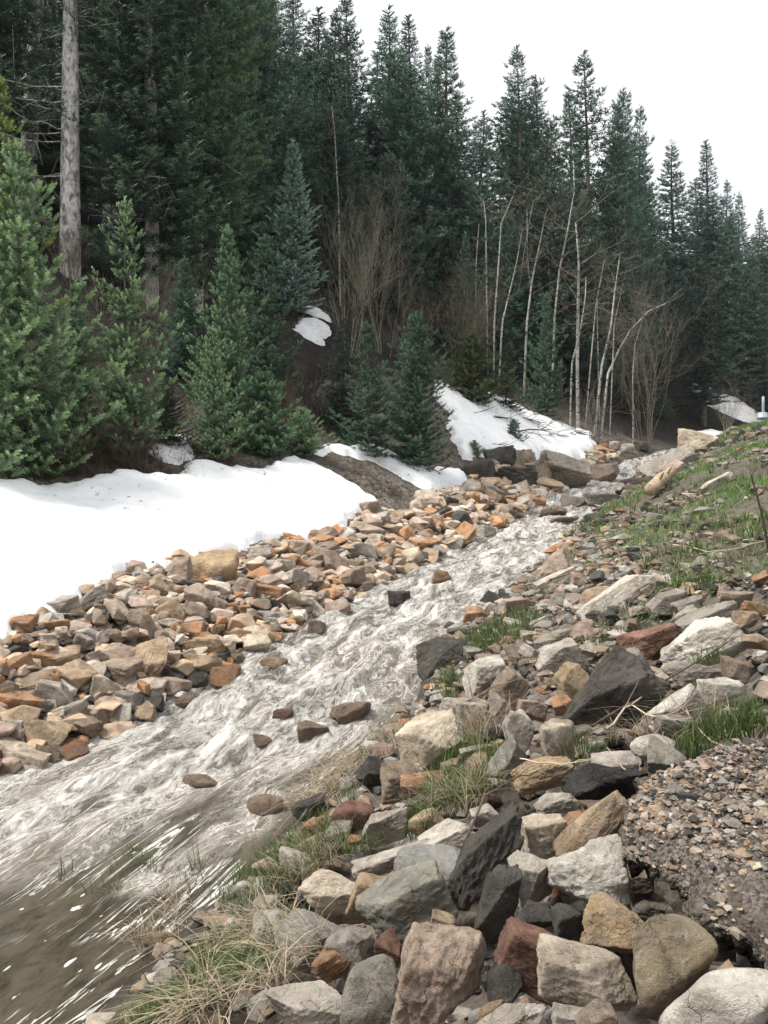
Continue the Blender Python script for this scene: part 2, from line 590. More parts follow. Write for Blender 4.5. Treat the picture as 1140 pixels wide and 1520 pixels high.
# ------------------------------------------------------------------ water
ss = [0.]
while ss[-1] < CS[-1] - 30:
    y_ = np.interp(ss[-1], CS, CC[:, 1])
    ss.append(ss[-1] + (.03 if 2.5 < y_ < 12 else .06 if y_ < 40 else .4))
ss = np.array(ss)
tt = np.linspace(-1.25, 1.25, 121)
S_, T_ = np.meshgrid(ss, tt, indexing='ij')
cx = np.interp(S_, CS, CC[:, 0])
cyy = np.interp(S_, CS, CC[:, 1])
tx = np.interp(S_, CS, CT[:, 0])
ty = np.interp(S_, CS, CT[:, 1])
hw = np.interp(S_, CS, CW)
off = T_ * hw
WX, WY = cx - ty * off, cyy + tx * off
base = np.interp(S_, CS, CZ)
# steps: flat runs and short drops
st = S_ + .55 * fbm(np.stack([off * 1.1, S_ * .35], -1), 2, 31) + .12 * fbm(np.stack([off * 4, S_], -1), 2, 33)
per = 1.15
q = st / per
stair_s = (np.floor(q) + sstep(.62, 1., q - np.floor(q))) * per
mix = sstep(7.2, 9.5, cyy) * .85
dzds = np.interp(S_, CS, np.gradient(CZ, CS))
WZ = base + dzds * (stair_s - st) * mix
drop = sstep(.55, .8, q - np.floor(q)) * mix
line = WY - (5.3 + .85 * (WX + .58)) + .4 * fbm(np.stack([WX * 1.3, WY * 1.3], -1), 3, 41)
turb = sstep(-.6, 1.2, line) * .55
turb = turb + .3 * sstep(8.5, 11, cyy) + .38 * drop + .2 * sstep(14, 20, cyy)
turb = turb + .12 * sstep(5.2, 6.5, cyy) + .4 * sstep(-.3, .4, line) * (1 - sstep(8, 10, cyy)) * np.clip(fbm(np.stack([S_ * .9, off * 2.6], -1), 3, 47), -.6, 1)
turb = turb * (1 - .35 * sstep(.75, 1., np.abs(T_)))
for px_, py_ in ((471, 931), (405, 986), (335, 1012), (290, 1046), (418, 1067), (466, 1095), (385, 1104), (520, 1066), (325, 1109), (655, 864), (592, 894), (394, 1199)):
    u_, v_ = (px_ - CX) / F, (HY - py_) / F
    k_ = np.argmax(EYE + v_ * np.linspace(3, 16, 2600) - wz_of(np.linspace(3, 16, 2600)) < 0)
    y_ = np.linspace(3, 16, 2600)[k_]
    dx_, dy_ = WX - u_ * y_, WY - y_
    al_, ac_ = dx_ * tx + dy_ * ty, -dx_ * ty + dy_ * tx
    turb = turb + .42 * np.exp(-((al_ + .22) / .34) ** 2 - (ac_ / .17) ** 2)
    WZ = WZ + .05 * np.exp(-((al_ - .12) / .12) ** 2 - (ac_ / .14) ** 2) - .03 * np.exp(-((al_ + .2) / .14) ** 2 - (ac_ / .1) ** 2)
turb = np.clip(turb * .9, 0, .72)
rip = fbm(np.stack([S_ * 1.25, off * 3.6], -1), 4, 51, .5)
rid = 1 - np.abs(fbm(np.stack([S_ * 1.5 + .5 * rip, off * 3.6], -1), 3, 57)) * 2
fine = fbm(np.stack([S_ * 5, off * 13], -1), 3, 59, .6)
WZ = WZ + turb * (.06 * rip + .035 * np.clip(rid, -.6, 1) + .006 * fine) + .004 * (1 - np.clip(turb, 0, 1)) * rip
WZ = WZ - .06 * sstep(.95, 1.25, np.abs(T_))
pool = (1 - sstep(.05, .55, turb))
nS, nT = S_.shape
i, j = np.meshgrid(np.arange(nS - 1), np.arange(nT - 1), indexing='ij')
WF = np.stack([i * nT + j, (i + 1) * nT + j, (i + 1) * nT + j + 1, i * nT + j + 1], -1).reshape(-1, 4)[:, ::-1]
water = obj('water', mesh('water', np.stack([WX, WY, WZ], -1).reshape(-1, 3), WF, M['water'], True,
                          {'turb': turb.ravel(), 'pool': pool.ravel()}, uv=np.stack([S_, off], -1).reshape(-1, 2)))
tag(water, 'muddy rushing creek with white rapids that slackens into a brown pool', None, None, 'structure')


# ------------------------------------------------------------------ snow
def snow(name, pix=None, world=None, thick=.2, step=.06, soft=.45, dirt=0., label='', seed=0, nz=.035):
    if pix is not None:
        world = [hit(*p)[:2] for p in pix]
    poly = np.array(world)
    lo, hi = poly.min(0) - .3, poly.max(0) + .3
    X, Y = np.meshgrid(np.arange(lo[0], hi[0], step), np.arange(lo[1], hi[1], step))
    P = np.stack([X, Y], -1)
    e = edge_dist(poly, X, Y) * np.where(inside(poly, X, Y), 1, -1)
    e = e + .12 * fbm(P * 1.7, 3, seed) * soft / .45 + .05 * fbm(P * 6, 2, seed + 4)
    prof = np.where(e > 0, np.sqrt(np.clip(e / soft, 0, 1) * (2 - np.clip(e / soft, 0, 1))), np.clip(e * 4, -1, 0) * .8)
    Z = H(X, Y) + thick * prof + (nz * fbm(P * .9, 4, seed + 9) + .008 * fbm(P * 5, 3, seed + 11)) * sstep(0, soft, e)
    keep = e > -.16
    idx = np.full(X.shape, -1)
    idx[keep] = np.arange(keep.sum())
    q = np.stack([idx[:-1, :-1], idx[:-1, 1:], idx[1:, 1:], idx[1:, :-1]], -1).reshape(-1, 4)
    q = q[(q >= 0).all(1)]
    me = mesh(name, np.stack([X[keep], Y[keep], Z[keep]], 1), q, M['snow'], True, {'dirt': (dirt + .3 * (1 - sstep(0, .14, e[keep]))).clip(0, 1)})
    return tag(obj(name, me), label, None, None, 'stuff')


main_w = [hit(*p)[:2] for p in [(0, 955), (92, 910), (112, 893), (200, 850), (290, 828), (350, 834), (420, 806), (500, 797), (520, 765), (552, 745), (500, 712), (455, 684), (402, 684), (372, 706), (292, 694), (262, 720), (200, 708), (112, 722), (0, 716)]]
main_w = [(-4.6, 6.6)] + main_w + [(-9, 9.6), (-9, 6.3)]
snow('snow', world=main_w, thick=.2, step=.045, soft=.5, label='broad smooth snow bank sloping down to the tan rubble', seed=3)
snow('snow', pix=[(222, 672), (240, 654), (262, 648), (284, 656), (290, 676), (270, 688), (240, 684)], thick=.09, step=.03, soft=.3, dirt=.15, label='small snow heap under the young firs above the main snow bank', seed=5)
snow('snow', pix=[(462, 672), (480, 660), (520, 668), (545, 662), (600, 688), (640, 702), (690, 704), (684, 720), (640, 730), (600, 712), (560, 690), (500, 676)], thick=.16, step=.05, soft=.3, dirt=.05, label='narrow tongue of snow in front of the twin dark firs', seed=7)
snow('snow', pix=[(648, 570), (672, 582), (760, 606), (850, 640), (884, 650), (882, 672), (850, 690), (812, 676), (770, 690), (730, 676), (690, 680), (664, 640), (668, 612), (650, 598)], thick=.3, step=.08, soft=.5, dirt=.12, label='snow patch littered with dead branches below the white aspens', seed=11)
snow('snow', pix=[(430, 484), (446, 474), (486, 482), (492, 496), (470, 508), (452, 500)], thick=.1, step=.07, soft=.5, dirt=.2, label='lower of two small snow patches on the forested slope', seed=13)
snow('snow', pix=[(448, 462), (462, 456), (490, 470), (492, 478), (472, 472)], thick=.1, step=.06, soft=.3, dirt=.25, label='upper of two small snow patches on the forested slope', seed=15)
snow('snow', world=[(13.0, 36.6), (15, 35.6), (17.5, 36.6), (18, 39), (15, 39.5), (13.5, 38)], thick=.5, step=.1, soft=.5, dirt=.25, label='dirty snow lip beside the little waterfall upstream', seed=17)
snow('snow', world=[(16.6, 44.6), (18.5, 43.8), (20.5, 44.6), (19.2, 46.5), (17.2, 47.2)], thick=.2, step=.12, soft=.6, dirt=.45, label='distant dirty snow slope behind the pale boulder on the berm', seed=19)
snow('snow', world=[(12.2, 28.2), (15, 28), (15.2, 29.6), (12.6, 29.6)], thick=.16, step=.08, soft=.4, dirt=.05, label='thin strip of snow on the crest of the grassy berm', seed=23)

# ------------------------------------------------------------------ stones
COL = dict(tan=(.50, .38, .265), pink=(.49, .385, .32), orange=(.48, .265, .145), cream=(.64, .56, .46), white=(.70, .68, .63), pale=(.57, .54, .49),
           grey=(.36, .34, .31), dark=(.085, .082, .078), red=(.24, .13, .10), olive=(.30, .25, .165), green=(.26, .265, .235), blue=(.33, .345, .34),
           brown=(.31, .24, .185), ochre=(.47, .35, .22), black=(.04, .04, .042))


def rock_shape(seed, p=16., planes=13, rough=.06, sub=5, bed=.03):
    """unit stone: rounded polyhedron cut by random planes, broken up by noise and bedding ledges"""
    g = np.random.default_rng(seed)
    V, Fc = ICO[sub]
    n = g.normal(size=(planes, 3))
    n /= np.linalg.norm(n, axis=1)[:, None]
    n = np.concatenate([n, np.eye(3), -np.eye(3)])
    dd = g.uniform(.5, 1.0, len(n))
    dd[-6:] = g.uniform(.8, 1.1, 6)
    q = np.clip(V @ n.T, 0, None) / dd
    r = 1 / ((q ** p).sum(1) ** (1 / p))
    P = V * r[:, None]
    o = g.uniform(-50, 50, 3)
    b = fbm(P * 1.6 + o, 3, seed % 97)
    c = 1 - np.abs(fbm(P * 3.4 + o, 3, seed % 89 + 3)) * 2
    k = 0
    if bed:
        ax = g.normal(size=3)
        ax /= np.linalg.norm(ax)
        t = P @ ax * 5 + .6 * b
        fr = t - np.floor(t)
        k = bed * (sstep(0, .25, fr) - fr) * (.5 + .5 * vnoise(P * 1.3 + o, 5))
    fine = fbm(P * 9 + o, 3, seed % 83 + 7) if sub > 5 else 0
    P = P * (1 + rough * b + rough * .45 * np.clip(c, -1, 1) + rough * .22 * fine + k)[:, None]
    P -= (P.max(0) + P.min(0)) / 2
    P /= (P.max(0) - P.min(0)) / 2
    return P, Fc


STYLE = {'a': dict(p=60., planes=6, rough=.045), 'b': dict(p=42., planes=9, rough=.05), 'r': dict(p=7., planes=14, rough=.035, bed=.0),
         's': dict(p=55., planes=5, rough=.045, bed=.035), 'c': dict(p=36., planes=9, rough=.085, bed=.06)}
PROTO = [mesh('stone', *rock_shape(900 + k, **STYLE['aababcasab'[k % 10]]), M['rock']) for k in range(16)]
PROTO_WET = [mesh('wet_stone', *rock_shape(950 + k, **STYLE['abr'[k % 3]]), M['wet']) for k in range(5)]
BOX = []       # screen boxes of placed stones, so the scattered ones keep clear


def hit_water(px, py):
    u, v = (px - CX) / F, (HY - py) / F
    d_, w_, z_, s_, c_ = creek(u * _DS, _DS)
    k = np.argmax(EYE + v * _DS - z_ < 0)
    return np.array([u * _DS[k], _DS[k], z_[k]])


def rock(px, py, w, h, ang, col, style, label, seed, cat='rock', name='rock', wet=False, sink=.3, deep=None):
    q = hit_water(px, py + sink * h) if wet and name == 'rock' else hit(px, min(py + sink * h, 1560))
    d0 = q[1]
    W, Hh = w / F * d0, h / F * d0
    D = (.9 * min(W, Hh) + .1 * max(W, Hh)) if deep is None else deep
    d = d0 + .22 * D
    W, Hh = W * d / d0, Hh * d / d0
    x, z = (px - CX) / F * d, EYE + (HY - py) / F * d
    sub = 6 if max(w, h) > 62 else 5
    P, Fc = rock_shape(seed, sub=sub, **STYLE[style])
    a = R(ang)
    ca, sa = math.cos(a), math.sin(a)
    # w, h are the outline's extents before the tilt in the picture plane
    mx = max(W, D, Hh)
    me = mesh(name, P * np.array([W * 1.04, D, Hh * 1.04]) / mx, Fc, M['wet' if wet else 'rock'])
    o = obj(name, me)
    o.scale = (mx / 2,) * 3
    o.rotation_euler = (0, a, random.uniform(-.1, .1))
    o.location = (x, d, z)
    c = np.array(COL[col]) * RNG.uniform(.9, 1.1)
    o.color = (*c, 1)
    tag(o, label, cat)
    BOX.append((px, py, max(w, h) * .5, min(w, h) * .5))
    return o


#  px py w h tilt colour style label
NEAR = '''
503 1328 112 70 3 cream b cream boulder with a shaded base and ochre streak beside the pool grass
550 1336 58 62 20 ochre a ochre chunk leaning against the big cream boulder by the pool
603 1345 136 72 -27 green s slanting green grey slab between the cream boulder and the white block
641 1297 112 66 6 blue r smooth blue grey stone behind the slanting green grey slab
588 1278 130 38 -22 pale s long pale slab sloping up behind the cream boulder
672 1250 98 48 -22 pale s flat pale slab at the foot of the dark lichened pillar
728 1268 74 172 24 dark c tall dark lichened pillar leaning over the flat pale slab
693 1265 56 24 22 brown a thin dark brown flake tipped against the dark lichened pillar
458 1392 98 72 8 grey b blunt grey brown stone under the cream boulder
528 1412 70 64 -35 grey b dull grey stone filling the gap below the slanting green slab
575 1408 40 40 10 red b small red brown stone beside the white banded block
655 1440 118 152 14 pink c large pink and white banded block standing on end
552 1476 82 98 22 green r rounded mossy dark green boulder beside the pink banded block
466 1502 134 56 -6 pale s pale flat slab at the edge of the dead reeds
738 1345 62 108 6 dark c dark pitted stone between the pink banded block and the pale wedge
795 1422 112 74 24 red s brick red slab slanting under the big white rock
754 1456 58 64 0 dark b charcoal stone below the brick red slab
728 1498 44 30 0 ochre r small ochre cobble in the gap below the charcoal stone
752 1514 120 36 -12 pale c pale crusted slab cut by the lower frame edge
652 1362 40 28 -30 tan a small tan wedge lying on the pink banded block
440 1280 50 36 0 white b bright white stone in the green grass by the water
395 1346 38 30 0 pale r small pale grey cobble in the grass at the pool edge
460 1253 48 22 -15 tan r low tan stone half in the pool above the white stone
502 1237 38 28 0 grey b small grey stone above the white stone in the grass
576 1226 84 42 -28 pale a slanted pale stone behind the grass of the creek edge
634 1222 52 32 -15 tan s flat tan stone sunk in green grass
524 1211 62 38 0 red r reddish brown boulder at the foot of the straw tussock
808 1246 62 72 -8 cream a pointed cream stone beside the tall tan pillar
884 1232 56 128 36 tan a tall tan pillar leaning up beside the gravel ledge
874 1303 116 90 -6 white c big white rock perched in the middle of the pile
792 1307 58 84 -14 pale s pale streaked wedge beside the big white rock
918 1380 104 66 18 ochre c craggy ochre rock under the big white rock
994 1432 120 118 0 olive r large round olive brown boulder
872 1457 146 80 10 cream b pale tan block with a flat front beside the round boulder
1072 1500 180 110 -10 white r smooth white boulder cut by the frame corner
846 1512 54 34 10 white a small white wedge under the pale tan block
882 1508 48 46 30 pink a small pink splinter under the pale tan block
958 1342 68 50 0 grey b brown grey stone in the shadow of the gravel ledge
946 1308 44 26 0 brown a flat brown stone under the rim of the gravel ledge
978 1372 26 22 0 pale c speckled pale pebble on top of the round boulder
1006 1370 34 22 10 tan a small tan chip behind the round boulder
1034 1370 28 26 -30 green a greenish shard under the gravel ledge
1062 1400 50 34 4 blue s dark blue grey block deep under the gravel ledge
846 1380 48 58 0 dark b dark stone in the hollow below the big white rock
790 1362 62 48 -20 dark c mossy dark stone under the pale streaked wedge
1072 1454 40 36 -10 tan a tan stone between the round boulder and the smooth white boulder
826 1196 66 42 -12 pale c pale lichened rock beside the black slab
858 1217 54 18 -6 orange s orange flat stone between the two upright tan stones
905 1165 128 52 4 black c black crumbly slab near the top of the gravel ledge
638 1113 104 84 -20 cream a big cream pink boulder above the straw tussock
590 1156 60 48 -12 brown c dark brown root of the big cream pink boulder
627 1163 64 24 -8 orange s orange wedge under the big cream pink boulder
720 1012 64 60 -10 white b white topped boulder at the grassy creek margin
752 1024 44 60 30 brown b brown flank stone against the white topped boulder
686 1060 70 48 4 pale s layered pale stone behind the big cream pink boulder
789 1052 40 30 10 pink a small square pink stone above the dark slab
767 1086 44 60 20 pale b upright pale grey stone with dead twigs at its foot
757 1130 60 74 24 green b grey green block below the upright pale stone
706 1140 36 36 0 tan a small tan stone beside the grey green block
706 1115 48 20 -4 pale s thin pale slab between cream boulder and grey green block
825 1102 56 56 6 cream s blocky cream stone with cracked top beside the dark slab
806 1146 92 46 -18 ochre c orange ochre craggy rock above the black slab
722 1213 40 28 -20 pale a small pale stone at the tip of the dark pillar
668 1142 28 26 0 tan b stubby tan stone under the cream pink boulder
917 888 128 42 -36 pale s long pale slab pointing up the bank
886 890 50 34 -8 tan r rounded tan grey stone beside the long pale slab
990 896 58 30 -12 grey s flat grey stone uphill of the long pale slab
1025 900 48 26 -24 grey a small slanting grey stone next to the flat grey stone
964 955 82 46 -16 red a maroon block above the black slab
1052 924 92 36 -24 grey s elongated grey stone above the big white lichened rock
1040 960 124 66 -16 white c big white lichened rock on the upper bank
1030 1000 90 38 0 grey b shaded grey stone under the big white lichened rock
914 1036 80 140 36 dark c big black asphalt slab tilted on the bank
853 1012 48 48 -10 ochre a ochre stone with orange edge beside the black asphalt slab
828 980 66 40 -20 pale s pale slanted stone above the ochre stone
1067 1028 60 36 0 white a blocky white stone under the lichened rock
1008 1054 78 42 -44 white a white slab sloping from the blocky white stone
1092 1062 48 20 0 pale r low pale stone at the head of the green grass
1088 998 36 38 10 brown a brown stone under the grass tuft on the upper bank
1120 953 42 24 0 tan b tan stone above the brown stone on the upper bank
1016 920 44 28 -20 pale a pale chip between maroon block and elongated grey stone
1106 920 32 26 0 tan a small tan block in the reddish cluster of the upper bank
1090 890 48 26 0 pink c pink crumbly stone in the reddish cluster of the upper bank
1122 904 40 18 14 orange s orange tan flat stone in the reddish cluster of the upper bank
840 1046 40 28 -10 orange b orange tan stone left of the black asphalt slab
970 1112 66 40 -4 white r white rounded rock at the head of the gravel ledge
982 1128 50 46 30 grey a grey faced stone leaning on the white rounded rock
912 1134 66 28 0 pale s flat pale rock just above the black crumbly slab
704 914 36 28 0 orange b orange red cube of rock at the rapids edge
776 900 54 28 -6 pink a pink tan stone above the bright grass at the creek margin
832 846 66 50 -24 pink s pink grey wedge standing above the rapids
826 864 64 24 -26 pale s narrow pale slab in front of the pink grey wedge
727 892 36 34 -20 dark a wet dark stone at the edge of the rapids
765 843 56 30 -26 brown b dark brown stone sloping into the rapids
862 862 26 24 0 pink b small pink stone behind the narrow pale slab
830 815 44 18 -6 orange b orange topped stone at the upper rapids
765 928 36 18 10 pale s greenish pale slab in bright grass
803 926 36 18 -24 pale s pale slab beside the greenish one in bright grass
825 948 64 22 -15 grey s flat grey stone below the bright grass
657 976 84 52 -18 dark c large wet dark boulder beside the rapids
612 966 50 30 -14 dark b smaller wet dark boulder beside the rapids
'''
FAR_BANK = '''
70 1095 64 60 0 tan b bulky tan boulder with a wet foot at the water edge
30 1126 84 34 16 cream s long cream slab dipping into the pool
30 1050 70 34 14 orange a orange tan slab above the bulky boulder
222 978 54 76 30 tan a tall tan slab leaning on the rubble above the water
214 1026 54 38 14 cream a cream tan stone at the water edge below the tall tan slab
212 932 48 46 20 brown b brown split stone above the tall tan slab
158 1024 38 48 0 cream b upright cream stone near the water edge
192 1042 38 32 10 grey a grey tan stone at the waterline
174 978 46 38 14 pink a pinkish stone with a dark face beside the tall tan slab
46 1020 68 34 -10 brown a brown flat stone with a dark hollow in the rubble
108 1060 48 34 -16 grey a grey brown slab over the small cream stone
135 1068 22 26 0 cream a small cream stone under the grey brown slab
165 1098 78 30 -4 brown c wet brown ledge with water dripping over it
78 1063 40 18 -12 cream s thin cream flagstone on top of the bulky boulder
24 1085 28 48 -20 pale a upright pale stone beside the bulky boulder
62 980 48 22 10 orange b low orange stone under the snow edge
30 952 36 20 0 brown b brown block at the corner of the snow bank
74 957 26 22 0 cream r small cream stone at the corner of the snow bank
130 925 58 16 -6 pale s thin pale slab near the snow edge
268 980 50 18 -28 pale s thin pale blade of stone at the water
247 1005 46 26 24 dark a dark slab beside the tall tan slab at the water
318 846 72 54 -8 ochre r biggest ochre boulder of the rubble at the snow edge
303 893 64 46 4 pink b brownish pink block under the biggest ochre boulder
257 908 42 42 6 tan a square tan pink block beside the brownish pink block
357 873 42 30 10 pink a pale pink stone uphill of the brownish pink block
394 880 52 24 8 orange s orange banded stone behind the pale pink stone
281 936 42 24 -4 orange s bright orange stone under the square tan block
303 962 62 34 -6 ochre c cream and orange stone near the rapids
396 898 46 20 6 black b black stone in the rubble under the orange banded stone
344 903 22 20 0 orange r small round orange stone beside the brownish pink block
380 935 42 22 -8 tan a tan stone at the edge of the rapids with a dark base
404 916 46 15 8 grey s thin grey slab under the black stone
431 811 36 24 0 tan r tan stone on the snow crest of the rubble
424 830 30 18 -10 cream a small cream stone under the snow crest stone
449 840 28 22 0 orange b small orange block below the snow crest of the rubble
460 890 22 26 0 pale a upright pale stone near the rapids in the rubble
320 980 38 18 -10 dark b wet dark stone under the cream and orange stone
'''
IN_CREEK = '''
471 931 26 24 0 brown b small brown stone breaking the far edge of the rapids
405 986 44 22 0 tan r rounded tan stone in the rapids with foam around it
335 1008 44 36 0 orange b orange stone standing in the rapids near the rubble
290 1042 56 22 -8 brown b dark brown low stone in the rapids below the orange stone
418 1064 34 20 0 red b small reddish stone amid the rapids
466 1090 46 36 -8 brown a brown angular stone in the middle of the rapids
385 1100 38 20 -6 brown r low brown stone in midstream of the rapids
520 1058 60 40 0 brown c broken brown rock awash near the grassy margin
325 1107 44 14 0 grey r grey stone barely awash in the lower rapids
296 1160 54 18 0 pink r pinkish stone just under the lower rapids
394 1195 54 28 0 pink r pink brown rounded stone where the pool begins
655 859 30 24 0 orange b orange stone at the far side of the upper rapids
592 890 34 26 0 dark c black stone in the upper rapids
240 1398 44 30 -10 tan a tan stone among dead reeds in the pool
'''
UPSTREAM = '''
710 700 50 34 -8 dark r dark rounded boulder at the downstream end of the boulder group
743 682 46 36 -10 dark c grey brown boulder resting above the dark rounded one
778 684 34 34 0 brown c upright brown boulder in the middle of the boulder group
762 712 72 40 0 dark c dark cracked boulder at the bottom of the boulder group
838 702 78 54 14 pale c large pale boulder sloping towards the creek
884 728 60 22 4 pink c long flat pinkish slab across the creek
897 703 48 28 -6 pink b pinkish block above the long flat slab
892 743 44 22 0 blue s grey streaked stone at the foot of the long flat slab
852 744 40 20 0 grey b dark stone at the head of the rapids
1038 660 56 44 4 cream c big pale pink boulder on top of the berm
992 690 80 30 -28 grey c great sloping grey slab under the big pale pink boulder
820 759 40 16 0 brown b dark wet stone in the white water below the slab
838 772 42 10 0 brown r low brown stone in the white water below the dark one
893 658 22 17 0 brown r brown boulder at the far edge of the littered snow
909 662 20 14 0 pale r small pale boulder beside the brown one at the littered snow
929 667 26 17 0 grey r grey boulder near the little waterfall
952 664 20 17 0 dark b dark boulder beside the little waterfall
1003 698 34 24 -30 pink a pinkish broken stone at the end of the great sloping slab
1066 717 50 15 -28 pale s pale stone lying in the weeds of the berm
'''


def table(txt, seed0, **kw):
    for k, ln in enumerate(txt.strip().split('\n')):
        f = ln.split()
        px, py, w_, h_, an = map(float, f[:5])
        rock(px, py, w_, h_, an, f[5], f[6], ' '.join(f[7:]).replace('left of', 'beside'), seed0 + k * 7, **kw)


table(NEAR, 100)
table(FAR_BANK, 1100)
table(IN_CREEK, 2100, wet=True, sink=.25)
UP = UPSTREAM.strip().split('\n')
AWASH = [l for l in UP if l.split()[0] in ('890', '897', '892', '852', '820', '838')]
table('\n'.join(l for l in UP if l not in AWASH), 3100)
table('\n'.join(AWASH), 3400, wet=True, sink=.4)

# stones told apart only by kind and stretch of bank: one object each
LB = [(-40, 975), (0, 952), (92, 905), (200, 848), (290, 824), (350, 832), (420, 803), (500, 800), (545, 758), (610, 762), (650, 735), (700, 728), (760, 742), (800, 750), (765, 772), (690, 818), (590, 872), (480, 917), (400, 957), (330, 990), (240, 1055), (190, 1095), (60, 1135), (-40, 1160)]
RB = [(60, 1600), (170, 1500), (235, 1420), (370, 1300), (445, 1225), (470, 1190), (520, 1130), (570, 1085), (650, 1010), (635, 935), (720, 890), (760, 842), (850, 790), (900, 800), (960, 850), (1000, 870), (1160, 850), (1160, 1080), (1010, 1125), (930, 1225), (1000, 1310), (1060, 1345), (1160, 1440), (1160, 1600)]
UB = [(690, 728), (760, 742), (850, 735), (880, 700), (930, 668), (900, 655), (860, 690), (790, 700), (720, 690)]


def candidates(polys, xr, yr, n):
    x = RNG.uniform(*xr, n)
    y = RNG.uniform(*yr, n)
    z = H(x, y)
    px, py = proj(x, y, z)
    ok = np.zeros(n, bool)
    for p in polys:
        ok |= inside(p, px, py)
    d, w, wz, s, cy = creek(x, y)
    ok &= (np.abs(d) - w > -.12)
    return x[ok], y[ok], z[ok], px[ok], py[ok], d[ok]


TONES = [('tan', 'tan', 5), ('pink', 'pinkish', 4), ('cream', 'cream', 3), ('orange', 'orange', 3.4), ('pale', 'pale grey', 2.8), ('grey', 'dull grey', 1.4), ('brown', 'brown', 2.2), ('dark', 'dark', .8)]


def scatter(poly, xr, yr, n, size, zone, wts=None, gap=.75, px_max=60):
    x, y, z, px, py, d = candidates([poly], xr, yr, 6000)
    got = 0
    wt = np.array([t[2] for t in TONES]) if wts is None else np.array(wts, float)
    for k in range(len(x)):
        if got >= n:
            break
        sz = RNG.uniform(*size)
        rp = sz * F / y[k] * .5
        if rp * 2 > px_max:
            continue
        if any((px[k] - bx) ** 2 / (gap * (bw + rp)) ** 2 + (py[k] - by) ** 2 / (gap * (bh + rp * .7)) ** 2 < 1 for bx, by, bw, bh in BOX):
            continue
        BOX.append((px[k], py[k], rp, rp * .7))
        c = RNG.choice(len(TONES), p=wt / wt.sum())
        o = obj('rock', PROTO[RNG.integers(len(PROTO))])
        e = sz * RNG.uniform(.8, 1.2, 3) / 2
        o.scale = (e[0] * 1.1, e[1], e[2] * .72)
        o.rotation_euler = (RNG.uniform(-.45, .45), RNG.uniform(-.45, .45), RNG.uniform(0, 6.3))
        o.location = (x[k], y[k], z[k] + e[2] * .42)
        o.color = (*(np.array(COL[TONES[c][0]]) * RNG.uniform(.85, 1.15)), 1)
        tag(o, f'{TONES[c][1]} {zone[0]}', 'rock', f'{TONES[c][1]} {zone[1]}')
        got += 1
    return got


n1 = scatter(LB, (-4, 0), (5, 9.5), 70, (.17, .30), ('angular stone in the near rubble between snow and pool', 'stones in the near rubble by the pool'))
n2 = scatter(LB, (-1.6, 5), (9, 19), 66, (.22, .42), ('angular stone in the rubble along the upper rapids', 'stones in the rubble along the upper rapids'))
n3 = scatter(RB, (-1.2, 4), (2.2, 12), 34, (.1, .19), ('small stone wedged among the boulders of the near bank', 'small stones among the near boulders'), [3, 2, 2, .7, 4, 4, 2, 2])
n4 = scatter(UB, (1, 9), (17, 32), 14, (.35, .6), ('stone beside the boulder group under the littered snow', 'stones beside the boulder group'))
x, y, z, px, py, d = candidates([[(-40, 1180), (-40, 1100), (60, 1100), (180, 1060), (240, 1025), (320, 960), (400, 935), (480, 895), (590, 850), (690, 800), (720, 815), (590, 885), (480, 930), (400, 968), (330, 1000), (240, 1066), (190, 1106), (60, 1146)]], (-4, 4), (5, 14), 9000)
got = 0
d_, w_, z_, s_, c_ = creek(x, y)
for k in range(len(x)):
    if got >= 26 or abs(d_[k] - w_[k]) > .1:
        continue
    sz_ = RNG.uniform(.12, .26) * (1 + .03 * (y[k] - 6))
    rp = sz_ * F / y[k] * .5
    if any(abs(px[k] - b[0]) < .7 * (b[2] + rp) and abs(py[k] - b[1]) < .7 * (b[3] + rp * .7) for b in BOX):
        continue
    BOX.append((px[k], py[k], rp, rp * .7))
    o = obj('rock', PROTO_WET[got % 5])
    o.scale = (sz_ * .6, sz_ * .5, sz_ * .4)
    o.rotation_euler = (RNG.uniform(-.3, .3), RNG.uniform(-.3, .3), RNG.uniform(0, 6.3))
    o.location = (x[k], y[k], z_[k] + sz_ * .08)
    o.color = (*(np.array(COL[['brown', 'tan', 'dark', 'orange'][got % 4]])), 1)
    tag(o, 'dark wet stone at the foot of the rubble with the rapids washing it', 'rock', 'wet stones along the foot of the rubble')
    got += 1
print('wet edge', got)
print('rocks scattered', n1, n2, n3, n4, 'all', len(BOX))


# ------------------------------------------------------------------ rubble between them
def rotmats(n):
    q = RNG.normal(size=(n, 4))
    q /= np.linalg.norm(q, axis=1)[:, None]
    a, b, c, e = q.T
    return np.stack([1 - 2 * (c * c + e * e), 2 * (b * c - a * e), 2 * (b * e + a * c), 2 * (b * c + a * e), 1 - 2 * (b * b + e * e), 2 * (c * e - a * b),
                     2 * (b * e - a * c), 2 * (c * e + a * b), 1 - 2 * (b * b + c * c)], 1).reshape(n, 3, 3)


